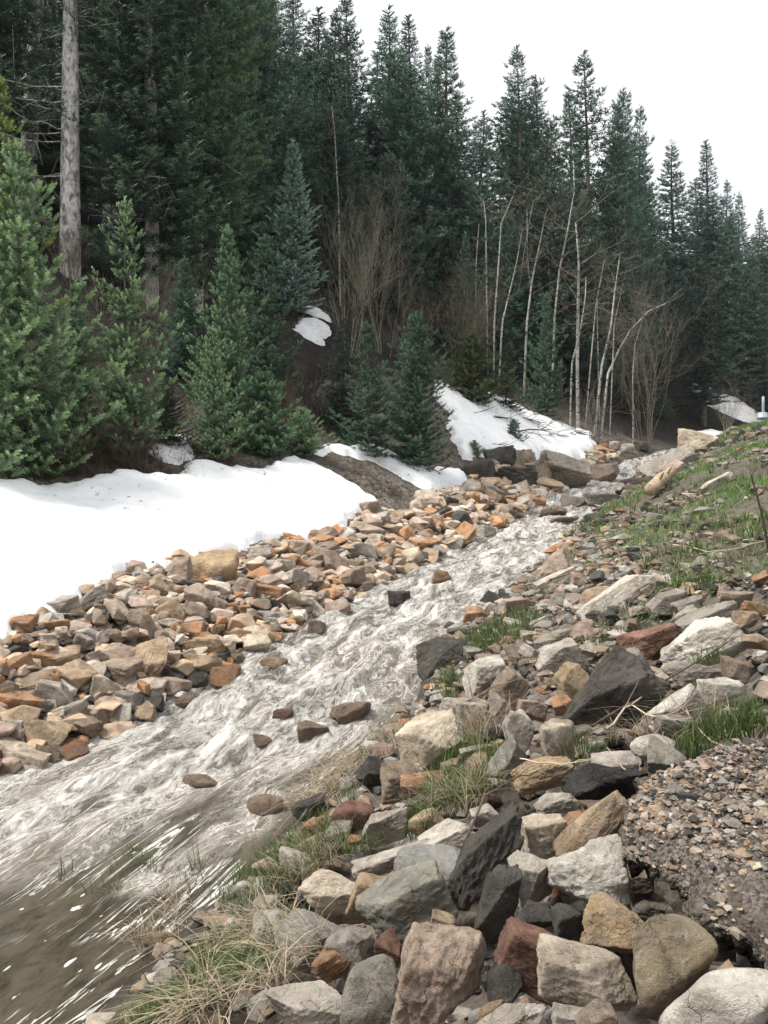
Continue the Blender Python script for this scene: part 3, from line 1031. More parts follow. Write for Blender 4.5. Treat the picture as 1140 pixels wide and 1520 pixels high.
def low_rock(seed, sub):
    """small broken stone: a chipped convex polyhedron"""
    g = np.random.default_rng(seed)
    bm = bmesh.new()
    p = g.normal(size=(11 if sub == 2 else 14, 3))
    p /= np.linalg.norm(p, axis=1)[:, None] ** .85
    vs = [bm.verts.new(v) for v in p]
    r_ = bmesh.ops.convex_hull(bm, input=vs)
    bmesh.ops.delete(bm, geom=[e for e in r_['geom_interior'] if isinstance(e, bmesh.types.BMVert)], context='VERTS')
    if sub > 2:
        bmesh.ops.dissolve_limit(bm, angle_limit=.25, verts=bm.verts[:], edges=bm.edges[:])
        bmesh.ops.bevel(bm, geom=bm.edges[:] + bm.verts[:], offset=.07, segments=1, affect='EDGES')
    bmesh.ops.triangulate(bm, faces=bm.faces[:])
    bm.normal_update()
    bm.verts.index_update()
    V = np.array([v.co[:] for v in bm.verts])
    V = V / (V.max(0) - V.min(0)) * 2
    Fc = np.array([[v.index for v in f.verts] for f in bm.faces])
    bm.free()
    return V, Fc


LOW = {k: [low_rock(500 + q, k) for q in range(10)] for k in (2, 3)}


def rubble(name, P, size, cols, sub, label, flat=.62):
    n = len(P)
    Rm = rotmats(n)
    sc_ = size[:, None] * RNG.uniform(.6, 1.25, (n, 3)) / 2
    pick = RNG.integers(0, 10, n)
    Vs, Fs, Cs, base = [], [], [], 0
    for k in range(10):
        m = np.where(pick == k)[0]
        if not len(m):
            continue
        V, Fc = LOW[sub][k]
        v = np.einsum('nij,nvj->nvi', Rm[m], V[None] * sc_[m][:, None])
        v[..., 2] *= flat
        v += P[m][:, None]
        nv = len(V)
        Vs.append(v.reshape(-1, 3))
        Fs.append((Fc[None] + (np.arange(len(m)) * nv)[:, None, None] + base).reshape(-1, 3))
        Cs.append(np.repeat(cols[m], nv, 0))
        base += len(m) * nv
    me = mesh(name, np.concatenate(Vs), np.concatenate(Fs), M['stones'], False, {'col': np.concatenate(Cs)})
    return tag(obj(name, me), label, None, None, 'stuff')


def cols_for(n, wt):
    names = [t[0] for t in TONES]
    wt = np.array(wt, float)
    base = np.array([COL[k] for k in names])
    return base[RNG.choice(len(names), n, p=wt / wt.sum())] * RNG.uniform(.75, 1.2, (n, 1))


x, y, z, px, py, d = candidates([LB], (-5, 7), (4.5, 22), 26000)
n = min(len(x), 5200)
sz = np.clip(RNG.lognormal(-2.0, .45, n), .05, .27) * np.interp(y[:n], [5, 9, 18], [.85, 1, 1.5])
rub = rubble('rubble', np.stack([x[:n], y[:n], z[:n] + sz * RNG.uniform(-.05, .42, n)], 1), sz, cols_for(n, [5, 4.4, 2.4, 2.2, 1.6, 1., 3.2, 1.2]) * .85, 3, 'tan and pinkish broken rubble lying between snow bank and rapids')
x, y, z, px, py, d = candidates([RB], (-2, 5), (1.9, 16), 30000)
n = min(len(x), 3800)
z = z - DIP(x, y)
sz = np.clip(RNG.lognormal(-2.75, .5, n), .025, .16) * np.interp(y[:n], [2, 6, 14], [.8, 1, 1.5])
rub2 = rubble('rubble', np.stack([x[:n], y[:n], z[:n] + sz * RNG.uniform(-.1, .35, n)], 1), sz, cols_for(n, [2.5, 2, .7, .5, 1.8, 4.5, 4, 4]) * .6, 3, 'grey and brown broken stones filling the gaps of the near bank')
x, y, z, px, py, d = candidates([UB], (1, 14), (15, 40), 9000)
n = min(len(x), 700)
sz = np.clip(RNG.lognormal(-1.5, .4, n), .1, .4)
rubble('rubble', np.stack([x[:n], y[:n], z[:n] + sz * .2], 1), sz, cols_for(n, [4, 4, 2, 2, 2, 2, 2, 1]), 3, 'reddish broken stones around the boulder group upstream')
# scree of the berm
x = RNG.uniform(1, 17, 70000)
y = RNG.uniform(5.5, 32, 70000)
d, w, wz, s, cy = creek(x, y)
tr = -d - w
ok = (tr > .1) & (tr < 4.5) & (fbm(np.stack([x, y], 1) * .9, 3, 77) > -.3)
x, y = x[ok][:8500], y[ok][:8500]
n = len(x)
sz = np.clip(RNG.lognormal(-3.0, .55, n), .02, .2) * np.interp(y, [5, 12, 30], [.8, 1.3, 2.2])
rubble('gravel', np.stack([x, y, H(x, y) + sz * .12], 1), sz, cols_for(n, [1.5, 1.2, .5, .2, 1.6, 5, 4, 4]) * .58, 2, 'grey brown scree and gravel strewn over the berm')

# ------------------------------------------------------------------ gravel ledge
lx, ly = np.meshgrid(np.arange(.7, 4.02, .022), np.arange(1.15, 4.25, .022))
P2 = np.stack([lx, ly], -1)
e = edge_dist(LEDGE, lx, ly) * np.where(inside(LEDGE, lx, ly), 1, -1) + .035 * fbm(P2 * 5, 3, 61)
top = 1.02 + .035 * (lx - 1) + .05 * (ly - 2.4) + .035 * fbm(P2 * 1.7, 3, 63) + .014 * fbm(P2 * 9, 3, 65) + .011 * fbm(P2 * 28, 2, 69) - .06 * (1 - sstep(0, .12, e)) ** 2
keep = e > 0
idx = np.full(lx.shape, -1)
idx[keep] = np.arange(keep.sum())
q = np.stack([idx[:-1, :-1], idx[:-1, 1:], idx[1:, 1:], idx[1:, :-1]], -1).reshape(-1, 4)
q = q[(q >= 0).all(1)]
V = np.stack([lx[keep], ly[keep], top[keep]], 1)
nb = len(V)
und = V.copy()
und[:, 2] -= .05 + .13 * sstep(0, .3, e[keep]) + .02 * fbm(P2[keep] * 7, 2, 67)
from collections import Counter
ed = Counter()
for a in range(4):
    for p_, q_ in zip(q[:, a], q[:, (a + 1) % 4]):
        ed[(p_, q_)] += 1
rim = np.array([(a, b) for (a, b) in ed if (b, a) not in ed])
mid = V.copy()
mid[:, 2] -= .022
mid[:, :2] += .012 * RNG.normal(size=(nb, 2))
used = np.unique(rim)
remap = np.full(nb, -1)
remap[used] = 2 * nb + np.arange(len(used))
side1 = np.stack([rim[:, 1], rim[:, 0], remap[rim[:, 0]], remap[rim[:, 1]]], 1)
side2 = np.stack([remap[rim[:, 1]], remap[rim[:, 0]], rim[:, 0] + nb, rim[:, 1] + nb], 1)
allV = np.concatenate([V, und, mid[used]])
M['ledge'] = mat_ground('compacted_gravel', 75.)
led = obj('gravel_ledge', mesh('gravel_ledge', allV, [np.concatenate([q, q[:, ::-1] + nb, side1, side2])], M['ledge'], True, {'zone': np.zeros((len(allV), 3))}))
tag(led, 'undercut ledge of compacted gravel overhanging the stones', None, None, 'structure')
x = RNG.uniform(.8, 2.2, 40000)
y = RNG.uniform(1.9, 4.2, 40000)
ee = edge_dist(LEDGE, x, y) * np.where(inside(LEDGE, x, y), 1, -1)
ok = (ee > .01) & (fbm(np.stack([x, y], 1) * 1.6, 2, 71) + .35 - .55 * (1 - sstep(2.5, 3.1, y)) > RNG.uniform(-.7, .6, 40000))
x, y = x[ok][:24000], y[ok][:24000]
n = len(x)
ii = ((y - 1.15) / .022).round().astype(int).clip(0, lx.shape[0] - 1)
jj = ((x - .7) / .022).round().astype(int).clip(0, lx.shape[1] - 1)
sz = np.clip(RNG.lognormal(-4.45, .6, n), .005, .06)
rubble('gravel', np.stack([x, y, top[ii, jj] + sz * .06], 1), sz, cols_for(n, [2.8, 3, .8, .2, 1.8, 3, 5, 3]) * .6, 2, 'loose gravel spread over the undercut ledge')


LTOP = top


def ledge_top(x, y):
    i_ = int(np.clip(round((y - 1.15) / .022), 0, lx.shape[0] - 1))
    j_ = int(np.clip(round((x - .7) / .022), 0, lx.shape[1] - 1))
    return float(LTOP[i_, j_])

# ------------------------------------------------------------------ conifers
def twig_template(n, ln, wd, seed, spread=.5, bend=.12):
    """needles round a twig of length 1: quads"""
    g = np.random.default_rng(seed)
    t = np.linspace(.06, 1., n)
    th = g.uniform(-.35 * np.pi, 1.35 * np.pi, n)          # mostly sideways and upwards
    fw = g.uniform(.35, .75, n)
    r = np.sqrt(1 - fw ** 2)
    D = np.stack([fw, np.cos(th) * r, np.sin(th) * r], 1)
    B = np.stack([t, np.zeros(n), -bend * np.sin(t * 3.1) * .3], 1)
    L = ln * g.uniform(.7, 1.15, n) * (1 - .35 * t)
    side = np.cross(D, g.normal(size=(n, 3)))
    side /= np.linalg.norm(side, axis=1)[:, None]
    a = B + side * wd * .5
    b = B - side * wd * .5
    c = B + D * L[:, None] - side * wd * .32
    e = B + D * L[:, None] + side * wd * .32
    V = np.stack([a, b, c, e], 1).reshape(-1, 3)
    Fq = np.arange(4 * n).reshape(-1, 4)
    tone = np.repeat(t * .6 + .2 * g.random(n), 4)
    return V, Fq, tone


def place_twigs(tmpl, O, D, S, T):
    V, Fq, tn = tmpl
    D = D / (np.linalg.norm(D, axis=1)[:, None] + 1e-9)
    Y = np.cross(np.array([0, 0, 1.]), D)
    Y /= np.linalg.norm(Y, axis=1)[:, None] + 1e-9
    Z = np.cross(D, Y)
    v = O[:, None] + S[:, None, None] * (V[None, :, :1] * D[:, None] + V[None, :, 1:2] * Y[:, None] + V[None, :, 2:] * Z[:, None])
    n, m = len(O), len(V)
    f = (Fq[None] + (np.arange(n) * m)[:, None, None]).reshape(-1, 4)
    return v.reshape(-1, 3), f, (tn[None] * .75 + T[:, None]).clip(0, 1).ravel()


def conifer(seed, Ht, Rad, whorls, nb, spacing, twig, tmpl, lo=.03, e0=-.2, e1=.75, tip_up=.25, taper=.85, gap=0., lean=0., dead=0, droop=.0, trunk_r=None, ragged=.25, tw0=.55):
    """returns trunk and crown arrays; the tree stands at the origin"""
    g = np.random.default_rng(seed)
    O, D, S, T = [], [], [], []
    tk = Acc()
    hh = np.linspace(0, Ht, 14)
    bx = lean * hh ** 1.2 + .01 * Ht * np.sin(hh / Ht * 4 + seed)
    by = .008 * Ht * np.sin(hh / Ht * 5 + seed * 2)
    r0 = trunk_r or Ht * .012 + .015
    tk.tube(np.stack([bx, by, hh - (.15 if Ht < 10 else 1.1) * (hh == 0)], 1), r0 * (1 - hh / Ht * .93), 7)
    zz = lo * Ht + (Ht * .985 - lo * Ht) * (np.linspace(0, 1, whorls) ** .93)
    for wk, z0 in enumerate(zz):
        f = z0 / Ht
        fl = (f - lo) / (1 - lo)
        prof = (1 - fl) ** taper * min(1., .55 + fl * 4) * (1 + .22 * math.sin(fl * 23 + seed) * math.sin(fl * 11 + 2 * seed))
        nn = max(3, int(nb * (.6 + .4 * (1 - fl))))
        if gap and g.random() < gap:
            continue
        az0 = g.uniform(0, 6.3)
        for k in range(nn):
            az = az0 + 6.283 * k / nn + g.uniform(-.3, .3)
            L = Rad * prof * g.uniform(1 - ragged * 1.4, 1 + ragged) * (1 + .22 * math.cos(az - seed) * math.sin(fl * 7 + seed)) + .012 * Ht
            el = e0 + (e1 - e0) * fl ** 1.2 + g.uniform(-.12, .12)
            n = max(2, int(L / spacing) + 1)
            t = (np.arange(n) + g.uniform(.2, .9)) / n
            t = np.clip(t, .08, 1)
            rr = L * t * math.cos(el)
            zb = L * t * math.sin(el) - droop * L * np.sin(t * 3.14 * .7) + tip_up * L * t ** 2.4
            bxx, byy = np.interp(z0, hh, bx), np.interp(z0, hh, by)
            zj = z0 + g.uniform(-.3, .3) * Ht / whorls
            P = np.stack([bxx + rr * math.cos(az), byy + rr * math.sin(az), zj + zb], 1)
            slope = math.tan(el) + 2.4 * tip_up * t ** 1.4 - droop * 2.0 * np.cos(t * 3.14 * .7)
            fwd = np.stack([np.full(n, math.cos(az)), np.full(n, math.sin(az)), slope], 1)
            sd = np.array([-math.sin(az), math.cos(az), 0])
            if n > 2 and dead == 0:
                tk.tube(P[[0, n // 2, n - 1]], [r0 * .22 * (1 - f) + .004, r0 * .14 * (1 - f) + .003, .002], 3)
            for sgn in (-1, 1):
                dv = fwd * .62 + sd * sgn * .8 + np.array([0, 0, .12])
                dv += g.normal(size=(n, 3)) * .14
                O.append(P)
                D.append(dv)
                S.append(twig * (1.15 - .55 * t) * g.uniform(.65, 1.2, n) * (tw0 + (1 - tw0) * prof))
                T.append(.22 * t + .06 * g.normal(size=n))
            O.append(P[-1:])
            D.append(fwd[-1:])
            S.append(np.array([twig * .8]) * (tw0 + (1 - tw0) * prof))
            T.append(np.array([.3]))
    # leader
    O.append(np.array([[bx[-1], by[-1], Ht * .975]]))
    D.append(np.array([[.02, .01, 1.]]))
    S.append(np.array([Ht * (.075 if Ht < 10 else .05)]))
    T.append(np.array([.3]))
    for k in range(dead):
        z0 = g.uniform(.12, 1.15 * max(lo, .2)) * Ht
        az = g.uniform(0, 6.3)
        L = g.uniform(.3, .85) * Rad
        t = np.linspace(0, 1, 5)
        P = np.stack([np.interp(z0, hh, bx) + L * t * math.cos(az), np.interp(z0, hh, by) + L * t * math.sin(az), z0 - .25 * L * t + .2 * L * t * t + g.normal(size=5) * .02 * L], 1)
        tk.tube(P, np.linspace(.016, .004, 5), 3)
        for q_ in range(3):
            b = P[2 + q_ % 3]
            dv = g.normal(size=3) * .3 * L
            tk.tube(np.array([b, b + dv * .5, b + dv + np.array([0, 0, -.03])]), [.006, .004, .002], 3)
    return tk, place_twigs(tmpl, np.concatenate(O), np.concatenate(D), np.concatenate(S), np.concatenate(T))


def conifer_thing(name, bark, *a, **k):
    tk, (V, Fq, tn) = conifer(*a, **k)
    root = link(bpy.data.objects.new(name, None))
    root['height'] = a[1]
    obj('trunk', tk.build('trunk', M[bark]), root)
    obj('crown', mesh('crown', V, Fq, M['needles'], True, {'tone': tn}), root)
    return root


TW_NEAR = twig_template(64, .27, .042, 1)
TW_MID = twig_template(26, .34, .06, 2)
TW_FAR = twig_template(15, .42, .10, 3)
# young firs of the creek margin: dense, upswept, furry
FIR = [conifer_thing('fir_tree', 'bark', 11, 4., 1.1, 24, 7, .18, .31, TW_NEAR, .02, -.1, .7, .34, .8, .03, ragged=.36),
       conifer_thing('fir_tree', 'bark', 12, 4., .98, 23, 7, .18, .31, TW_NEAR, .03, -.05, .75, .3, .85, .05, ragged=.38),
       conifer_thing('fir_tree', 'bark', 13, 4., 1.35, 24, 7, .19, .34, TW_NEAR, .02, -.15, .65, .36, .72, .04, ragged=.38)]
FIR_SMALL = [conifer_thing('fir_tree', 'bark', 21, 1.2, .62, 13, 6, .11, .24, TW_NEAR, .02, .1, .8, .3, .8)]
FIR_MID = [conifer_thing('fir_tree', 'bark', 31, 6., 1.15, 34, 7, .22, .42, TW_MID, .04, -.1, .8, .25, .9),
           conifer_thing('fir_tree', 'bark', 32, 6., 1.4, 34, 7, .22, .42, TW_MID, .05, -.2, .7, .25, .8)]
# tall timber
TALL = [conifer_thing('spruce_tree', 'bark', 41, 16., 2.5, 48, 6, .40, .75, TW_FAR, .08, -.35, .7, .22, .95, .05, tw0=.42, ragged=.35, dead=14, droop=.12),
        conifer_thing('spruce_tree', 'bark', 42, 16., 2.2, 44, 6, .40, .72, TW_FAR, .16, -.3, .8, .2, .85, .08, tw0=.42, ragged=.4, dead=26, droop=.15),
        conifer_thing('spruce_tree', 'bark', 43, 16., 2.7, 46, 6, .40, .8, TW_FAR, .1, -.4, .6, .25, .72, .06, tw0=.45, ragged=.4, dead=20, droop=.1),
        conifer_thing('spruce_tree', 'bark', 44, 16., 2.0, 50, 6, .4, .66, TW_FAR, .12, -.25, .8, .18, 1., .05, tw0=.4, dead=16, droop=.15, ragged=.35),
        conifer_thing('spruce_tree', 'bark', 45, 16., 2.4, 40, 5, .40, .72, TW_FAR, .26, -.3, .7, .2, .75, .16, tw0=.42, dead=34, droop=.12, ragged=.5),
        conifer_thing('spruce_tree', 'bark', 46, 16., 2.6, 52, 7, .4, .72, TW_FAR, .06, -.3, .7, .25, 1.0, .03, tw0=.4, dead=8, droop=.1),
        conifer_thing('spruce_tree', 'bark', 47, 16., 2.3, 40, 6, .42, .78, TW_FAR, .2, -.5, .4, .2, .45, .2, dead=30, droop=.2, ragged=.5, lean=.012),
        conifer_thing('spruce_tree', 'bark', 48, 16., 1.6, 44, 5, .40, .62, TW_FAR, .1, -.45, .6, .2, .8, .14, dead=20, droop=.22, ragged=.55, lean=-.01)]
TALL_NEAR = [conifer_thing('spruce_tree', 'palebark', 51, 16., 2.4, 60, 7, .32, .60, TW_MID, .07, -.4, .6, .28, .7, .03, dead=26, droop=.12, trunk_r=.2),
             conifer_thing('spruce_tree', 'palebark', 52, 16., 2.1, 56, 6, .32, .60, TW_MID, .12, -.35, .6, .25, .65, .06, dead=36, droop=.15, trunk_r=.17),
             conifer_thing('spruce_tree', 'palebark', 53, 16., 1.7, 26, 5, .32, .60, TW_MID, .58, -.4, .6, .25, .6, .1, dead=40, droop=.15, trunk_r=.22)]
used = set()


def tree(proto, x, y, ht, label, cat='tree', group=None, col=(.05, .075, .045), fat=1., rot=None, lean=0., z=None):
    first = proto.name not in used
    o = proto if first else copy_tree(proto)
    used.add(proto.name)
    s = ht / o['height']
    o.location = (x, y, (h1(x, y) if z is None else z) - .05)
    o.scale = (s * fat, s * fat, s)
    o.rotation_euler = (0, lean, RNG.uniform(0, 6.28) if rot is None else rot)
    for ch in o.children:
        ch.color = (*col, 1)
    tag(o, label, cat, group)
    return o


def tree_px(proto, px, base, top, label, dd=None, **k):
    q = hit(px, base)
    y = q[1] if dd is None else dd
    x = (px - CX) / F * y
    z = h1(x, y)
    ht = EYE + (HY - top) / F * y - z
    return tree(proto, x, y, ht, label, z=z, **k)


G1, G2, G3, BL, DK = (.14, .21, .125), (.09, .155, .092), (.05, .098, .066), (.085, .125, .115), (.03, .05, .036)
tree_px(FIR[2], 28, 700, 228, 'tallest bushy young fir above the snow bank with pale upswept tips', col=G1, fat=.8)
tree_px(FIR[0], -52, 715, 300, 'bushy young fir half outside the frame beside the tallest one', col=G1)
tree_px(FIR[1], -4, 640, 120, 'yellowish green fir rising behind the tallest bushy young fir', col=(.15, .2, .07), dd=13.2, fat=.8)
tree_px(FIR[0], 188, 668, 306, 'pointed young fir with long pale leader over the dark litter', col=G1, fat=.76)
tree_px(FIR[1], 112, 668, 424, 'slim young fir between the tallest fir and the pointed one', col=G2)
tree_px(FIR[1], 338, 656, 344, 'young fir with forked leader behind the small round one', col=G2, fat=.8)
tree_px(FIR[2], 316, 676, 488, 'small conical fir standing at the top edge of the snow bank', col=G1, fat=.78)
tree_px(FIR_SMALL[0], 392, 676, 556, 'low spreading fir beside the conical one at the snow edge', col=G2, fat=1.05)
tree_px(FIR_SMALL[0], 448, 674, 606, 'knee high fir bush at the head of the brown soil slope', col=G1, fat=1.2)
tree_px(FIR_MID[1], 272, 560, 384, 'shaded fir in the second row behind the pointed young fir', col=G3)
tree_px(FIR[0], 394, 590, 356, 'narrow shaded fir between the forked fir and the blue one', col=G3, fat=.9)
tree_px(FIR_MID[0], 435, 462, 216, 'blue grey spruce alone against the dark wood above the snow patches', col=(.2, .28, .27), fat=1., dd=hit(452, 488)[1] + .9)
tree_px(FIR[0], 546, 676, 482, 'first of the twin dark firs beside the narrow tongue of snow', col=G3)
tree_px(FIR[2], 616, 700, 470, 'wider of the twin dark firs with its skirt over the snow', col=G3, fat=.95)
tree_px(FIR[1], 508, 648, 474, 'dark young fir behind the twin firs', col=DK)
tree_px(FIR[1], 812, 628, 440, 'thin young fir in front of the white aspens', col=(.07, .12, .085), fat=.8)
tree_px(FIR[0], 752, 616, 530, 'squat dark fir among the aspen stems above the littered snow', col=DK, fat=1.5)
tree_px(FIR_SMALL[0], 700, 606, 500, 'olive green bushy fir at the edge of the aspens', col=(.06, .08, .035), fat=1.1)
tree_px(FIR_SMALL[0], 762, 662, 622, 'tiny fir sprig poking out of the littered snow', col=G3)
tree_px(FIR_SMALL[0], 704, 676, 652, 'fir sapling half buried in snow next to the twin firs', col=G2, fat=1.4)
tree_px(FIR[2], 985, 640, 584, 'low fir with light boughs behind the little waterfall', col=G2, fat=1.5, dd=40)
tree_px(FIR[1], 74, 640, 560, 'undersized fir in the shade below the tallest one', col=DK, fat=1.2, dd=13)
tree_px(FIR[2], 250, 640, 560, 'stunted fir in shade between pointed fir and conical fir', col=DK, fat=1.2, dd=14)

# big stems of the near wood, tops beyond the frame
BIG = '''
106 18.5 2 17 0 tall bare grey trunk with dead snags and crown above the frame|spruce_tree
44 21 2 17 0 slimmer pale trunk standing behind the bare grey one
-40 19 0 16 0 dark spruce at the edge of the frame behind the young firs
215 19.5 0 15 0 broad spruce with drooping tiers next to the bare grey trunk
300 21 0 16 1 broad light tiered spruce behind the shaded fir
282 23.5 2 19 0 spruce whose pale stem shows between two broad ones
318 27 0 16 0 tiered spruce at the edge of the dark gap
160 24 1 18 0 spruce seen in the gap beside the bare grey trunk
'''
for k, ln in enumerate(BIG.strip().split('\n')):
    f = ln.split('|')[0].split()
    px, y = float(f[0]), float(f[1])
    tree(TALL_NEAR[int(f[2])], (px - CX) / F * y, y, float(f[3]), ' '.join(f[5:]), col=[(.048, .082, .056), (.078, .13, .075)][int(f[4])], fat=.8 if px > 250 else 1.)

# trees that make the skyline
SKY = '''
380 37 -40 1 dark spruce at the start of the sky gap with its top cut off
432 38 -20 3 thin spruce next to the sky gap with its top out of frame
466 38 20 0 spruce whose tip touches the frame top beside the pale sky
521 40 2 1 tall pointed spruce first in the stepped skyline
574 43 16 0 spruce with a thin broken spire in the stepped skyline
606 40 38 3 slender spruce spire just beside the dense dark one
664 38 52 5 dense dark cone shaped spruce with the cleanest outline on the skyline
713 48 172 0 blunt lower spruce tucked between two taller spires
770 45 80 4 ragged open topped spruce with bare side limbs against the sky
800 46 124 3 narrow spruce leaning on the ragged open topped one
842 44 140 5 spruce in the shoulder of the bushy topped one
868 40 90 4 bushy topped spruce with a bulbous crown high over the aspens
926 46 138 2 wide round shouldered spruce right of the bulbous crowned one
952 48 166 1 spruce forming the falling shoulder of the wide one
1000 52 214 0 middling spruce in the dip of the skyline
1048 54 218 3 sharp lone spire rising from the dip of the skyline
1076 60 272 1 spruce one step down from the sharp lone spire
1098 62 288 0 spruce two steps down from the sharp lone spire
1127 66 312 3 bluish spruce lowest on the falling skyline
1160 64 330 1 bluish spruce cut by the frame at the end of the skyline
'''
sky_pts = []
for ln in SKY.strip().split('\n'):
    f = ln.split()
    px, y, top = map(float, f[:3])
    x = (px - CX) / F * y
    z = h1(x, y)
    ht = EYE + (HY - top) / F * y - z
    sky_pts.append((px, top))
    tree(TALL[int(f[3])], x, y, ht, ' '.join(f[4:]).replace('right of', 'beyond'), z=z, fat=RNG.uniform(.85, 1.45) * min(1.25, 15 / ht), col=np.array((.045, .08, .064)) * RNG.uniform(.8, 1.3) * np.array((1, 1, 1 + max(0, px - 900) / 500)))
sky_pts = np.array(sky_pts)

# the wood behind: every tree an object, told apart by stretch of wood only
zones = [(-80, 260, 'dark spruce deep in the wood behind the bare grey trunk', 'spruces deep in the wood behind the grey trunk'), (260, 480, 'dark spruce behind the blue grey spruce', 'spruces behind the blue grey spruce'),
         (480, 690, 'dark spruce on the slope above the bare bushes', 'spruces on the slope above the bare bushes'), (690, 900, 'dark spruce behind the white aspens', 'spruces behind the white aspens'),
         (900, 1240, 'dark spruce beyond the pale boulder on the berm', 'spruces beyond the berm')]
pts = []
tries = 0
while len(pts) < 135 and tries < 6000:
    tries += 1
    px = RNG.uniform(-70, 1230)
    dmin = np.interp(px, [0, 280, 350, 400, 520, 650, 880, 1000, 1240], [22, 26, 28, 33, 32, 33, 36, 38, 39])
    y = dmin + RNG.uniform(0, 1) ** 1.3 * 24
    x = (px - CX) / F * y
    if any((x - a) ** 2 + (y - b) ** 2 < 1.5 ** 2 for a, b in pts):
        continue
    d, w_, z_, s_, cy_ = creek(np.array([x]), np.array([y]))
    if d[0] - w_[0] < (4.2 if px < 850 else 1.6):
        continue
    z = h1(x, y)
    topmax = np.interp(px, sky_pts[:, 0], sky_pts[:, 1]) + RNG.uniform(15, 230)
    if px < 400:
        topmax = RNG.uniform(-200, 100)
    ht = min(EYE + (HY - topmax) / F * y - z, 19)
    if ht < 5:
        continue
    pts.append((x, y))
    zn = next(q for q in zones if q[0] <= px < q[1] + 1)
    k = RNG.integers(8)
    tree(TALL[k], x, y, ht, zn[2], group=zn[3], z=z, fat=RNG.uniform(.85, 1.3) * min(1.35, 14 / ht), col=np.array((.042, .074, .06)) * RNG.uniform(.6, 1.6) * np.array((RNG.uniform(.85, 1.2), 1, 1)))
print('wood', len(pts), tries)
for k in range(16):
    px, y = RNG.uniform(650, 1060), RNG.uniform(33.5, 38)
    x = (px - CX) / F * y
    d, w_, z_, s_, cy_ = creek(np.array([x]), np.array([y]))
    if d[0] - w_[0] < 4.6:
        continue
    tree((FIR_MID + FIR)[k % 5], x, y, RNG.uniform(1.8, 3.6), 'low shaded fir in the understorey around the aspen stems', group='low firs around the aspen stems', col=(.04, .066, .047), fat=1.6)

# ------------------------------------------------------------------ bare trees and bushes
def grow(acc, p, d, L, r, depth, g, up=.25, spread=.55, kids=3, sides=4):
    n = 6
    P = [np.array(p, float)]
    dd = np.array(d, float)
    for k in range(n - 1):
        dd = dd + g.normal(size=3) * .09 + np.array([0, 0, up * .08])
        dd /= np.linalg.norm(dd)
        P.append(P[-1] + dd * L / (n - 1))
    P = np.array(P)
    acc.tube(P, np.linspace(r, r * .45, n), sides if r > .006 else 3, g.uniform(0, .5))
    if depth > 0:
        for k in range(kids + int(g.integers(0, 2))):
            i_ = int(g.integers(2, n))
            nd = (P[i_] - P[i_ - 1]) / np.linalg.norm(P[i_] - P[i_ - 1]) + g.normal(size=3) * spread
            nd[2] += up
            nd /= np.linalg.norm(nd)
            grow(acc, P[i_], nd, L * g.uniform(.4, .62), r * .5, depth - 1, g, up, spread, kids, 3)


def bare_bush(px, base, top, wpx, label, seed, stems=9, mat='twig', dd=None, depth=3, kids=3, rad=.016, group=None):
    q = hit(px, base)
    y = q[1] if dd is None else dd
    x = (px - CX) / F * y
    z = h1(x, y)
    ht = EYE + (HY - top) / F * y - z
    wd = wpx / F * y
    g = np.random.default_rng(seed)
    a = Acc()
    for k in range(stems):
        az = g.uniform(0, 6.3)
        o = np.array([math.cos(az), math.sin(az) * .7, 0]) * wd * .12 * g.random()
        lean_ = wd * .5 / ht * g.uniform(.1, 1.)
        dv = np.array([math.cos(az) * lean_, math.sin(az) * lean_, 1.])
        grow(a, o, dv / np.linalg.norm(dv), ht * g.uniform(.5, .72), rad * g.uniform(.6, 1.1), depth, g, .3, .42, kids)
    o = obj('bare_bush', a.build('bare_bush', M[mat]), None, (x, y, z - .05))
    return tag(o, label, 'bush', group)


M['olivetwig'] = mat_plain('olive_twig', (.27, .25, .2))
M['redtwig'] = mat_plain('reddish_twig', (.125, .105, .085))
bare_bush(566, 560, 290, 230, 'tall bare bush with many upright olive stems in the dark wood', 1, 15, 'olivetwig', 27, 3, 5, .008)
bare_bush(520, 540, 340, 110, 'arching bare bush in front of the tall upright one', 2, 12, 'olivetwig', 25, 3, 4, .010)
bare_bush(688, 590, 400, 110, 'dense reddish brown bare bush next to the first aspen', 3, 24, 'redtwig', 29, 3, 4, .011)
bare_bush(610, 600, 430, 120, 'tangled grey brown bush over the twin dark firs', 4, 18, 'twig', 27, 3, 4, .011)
bare_bush(240, 560, 390, 120, 'reddish brown thicket behind the pointed young fir', 5, 22, 'redtwig', 17, 3, 4, .009)
bare_bush(150, 520, 400, 90, 'thin brown bush at the foot of the bare grey trunk', 6, 10, 'redtwig', 17.5, 3, 3, .014)
bare_bush(450, 660, 520, 190, 'dark tangled thicket on the slope under the small snow patches', 7, 26, 'darktwig', 19, 3, 5, .011)
bare_bush(500, 640, 560, 140, 'low dark brush beside the twin firs', 8, 14, 'darktwig', 18.5, 3, 4, .014)
bare_bush(960, 610, 420, 120, 'wide grey bare bush beyond the forked aspen', 9, 18, 'twig', 33, 3, 4, .012)
bare_bush(1075, 630, 560, 60, 'small bare bush on the far dirty snow slope', 10, 8, 'twig', 38, 3, 3, .014)
bare_bush(104, 415, 335, 80, 'brown twiggy brush around the base of the bare grey trunk', 16, 14, 'redtwig', 18, 3, 4, .009)
bare_bush(100, 690, 600, 160, 'dark dead brush under the tallest bushy young fir', 11, 14, 'darktwig', 12.2, 3, 4, .01)
bare_bush(200, 690, 620, 150, 'dark dead brush under the pointed young fir', 12, 14, 'darktwig', 12.8, 3, 4, .01)
bare_bush(880, 625, 560, 60, 'short brown brush between the aspen stems', 13, 10, 'twig', 31, 3, 3, .014)
bare_bush(420, 640, 560, 90, 'brown brush behind the low spreading fir', 14, 12, 'darktwig', 17, 3, 4, .012)
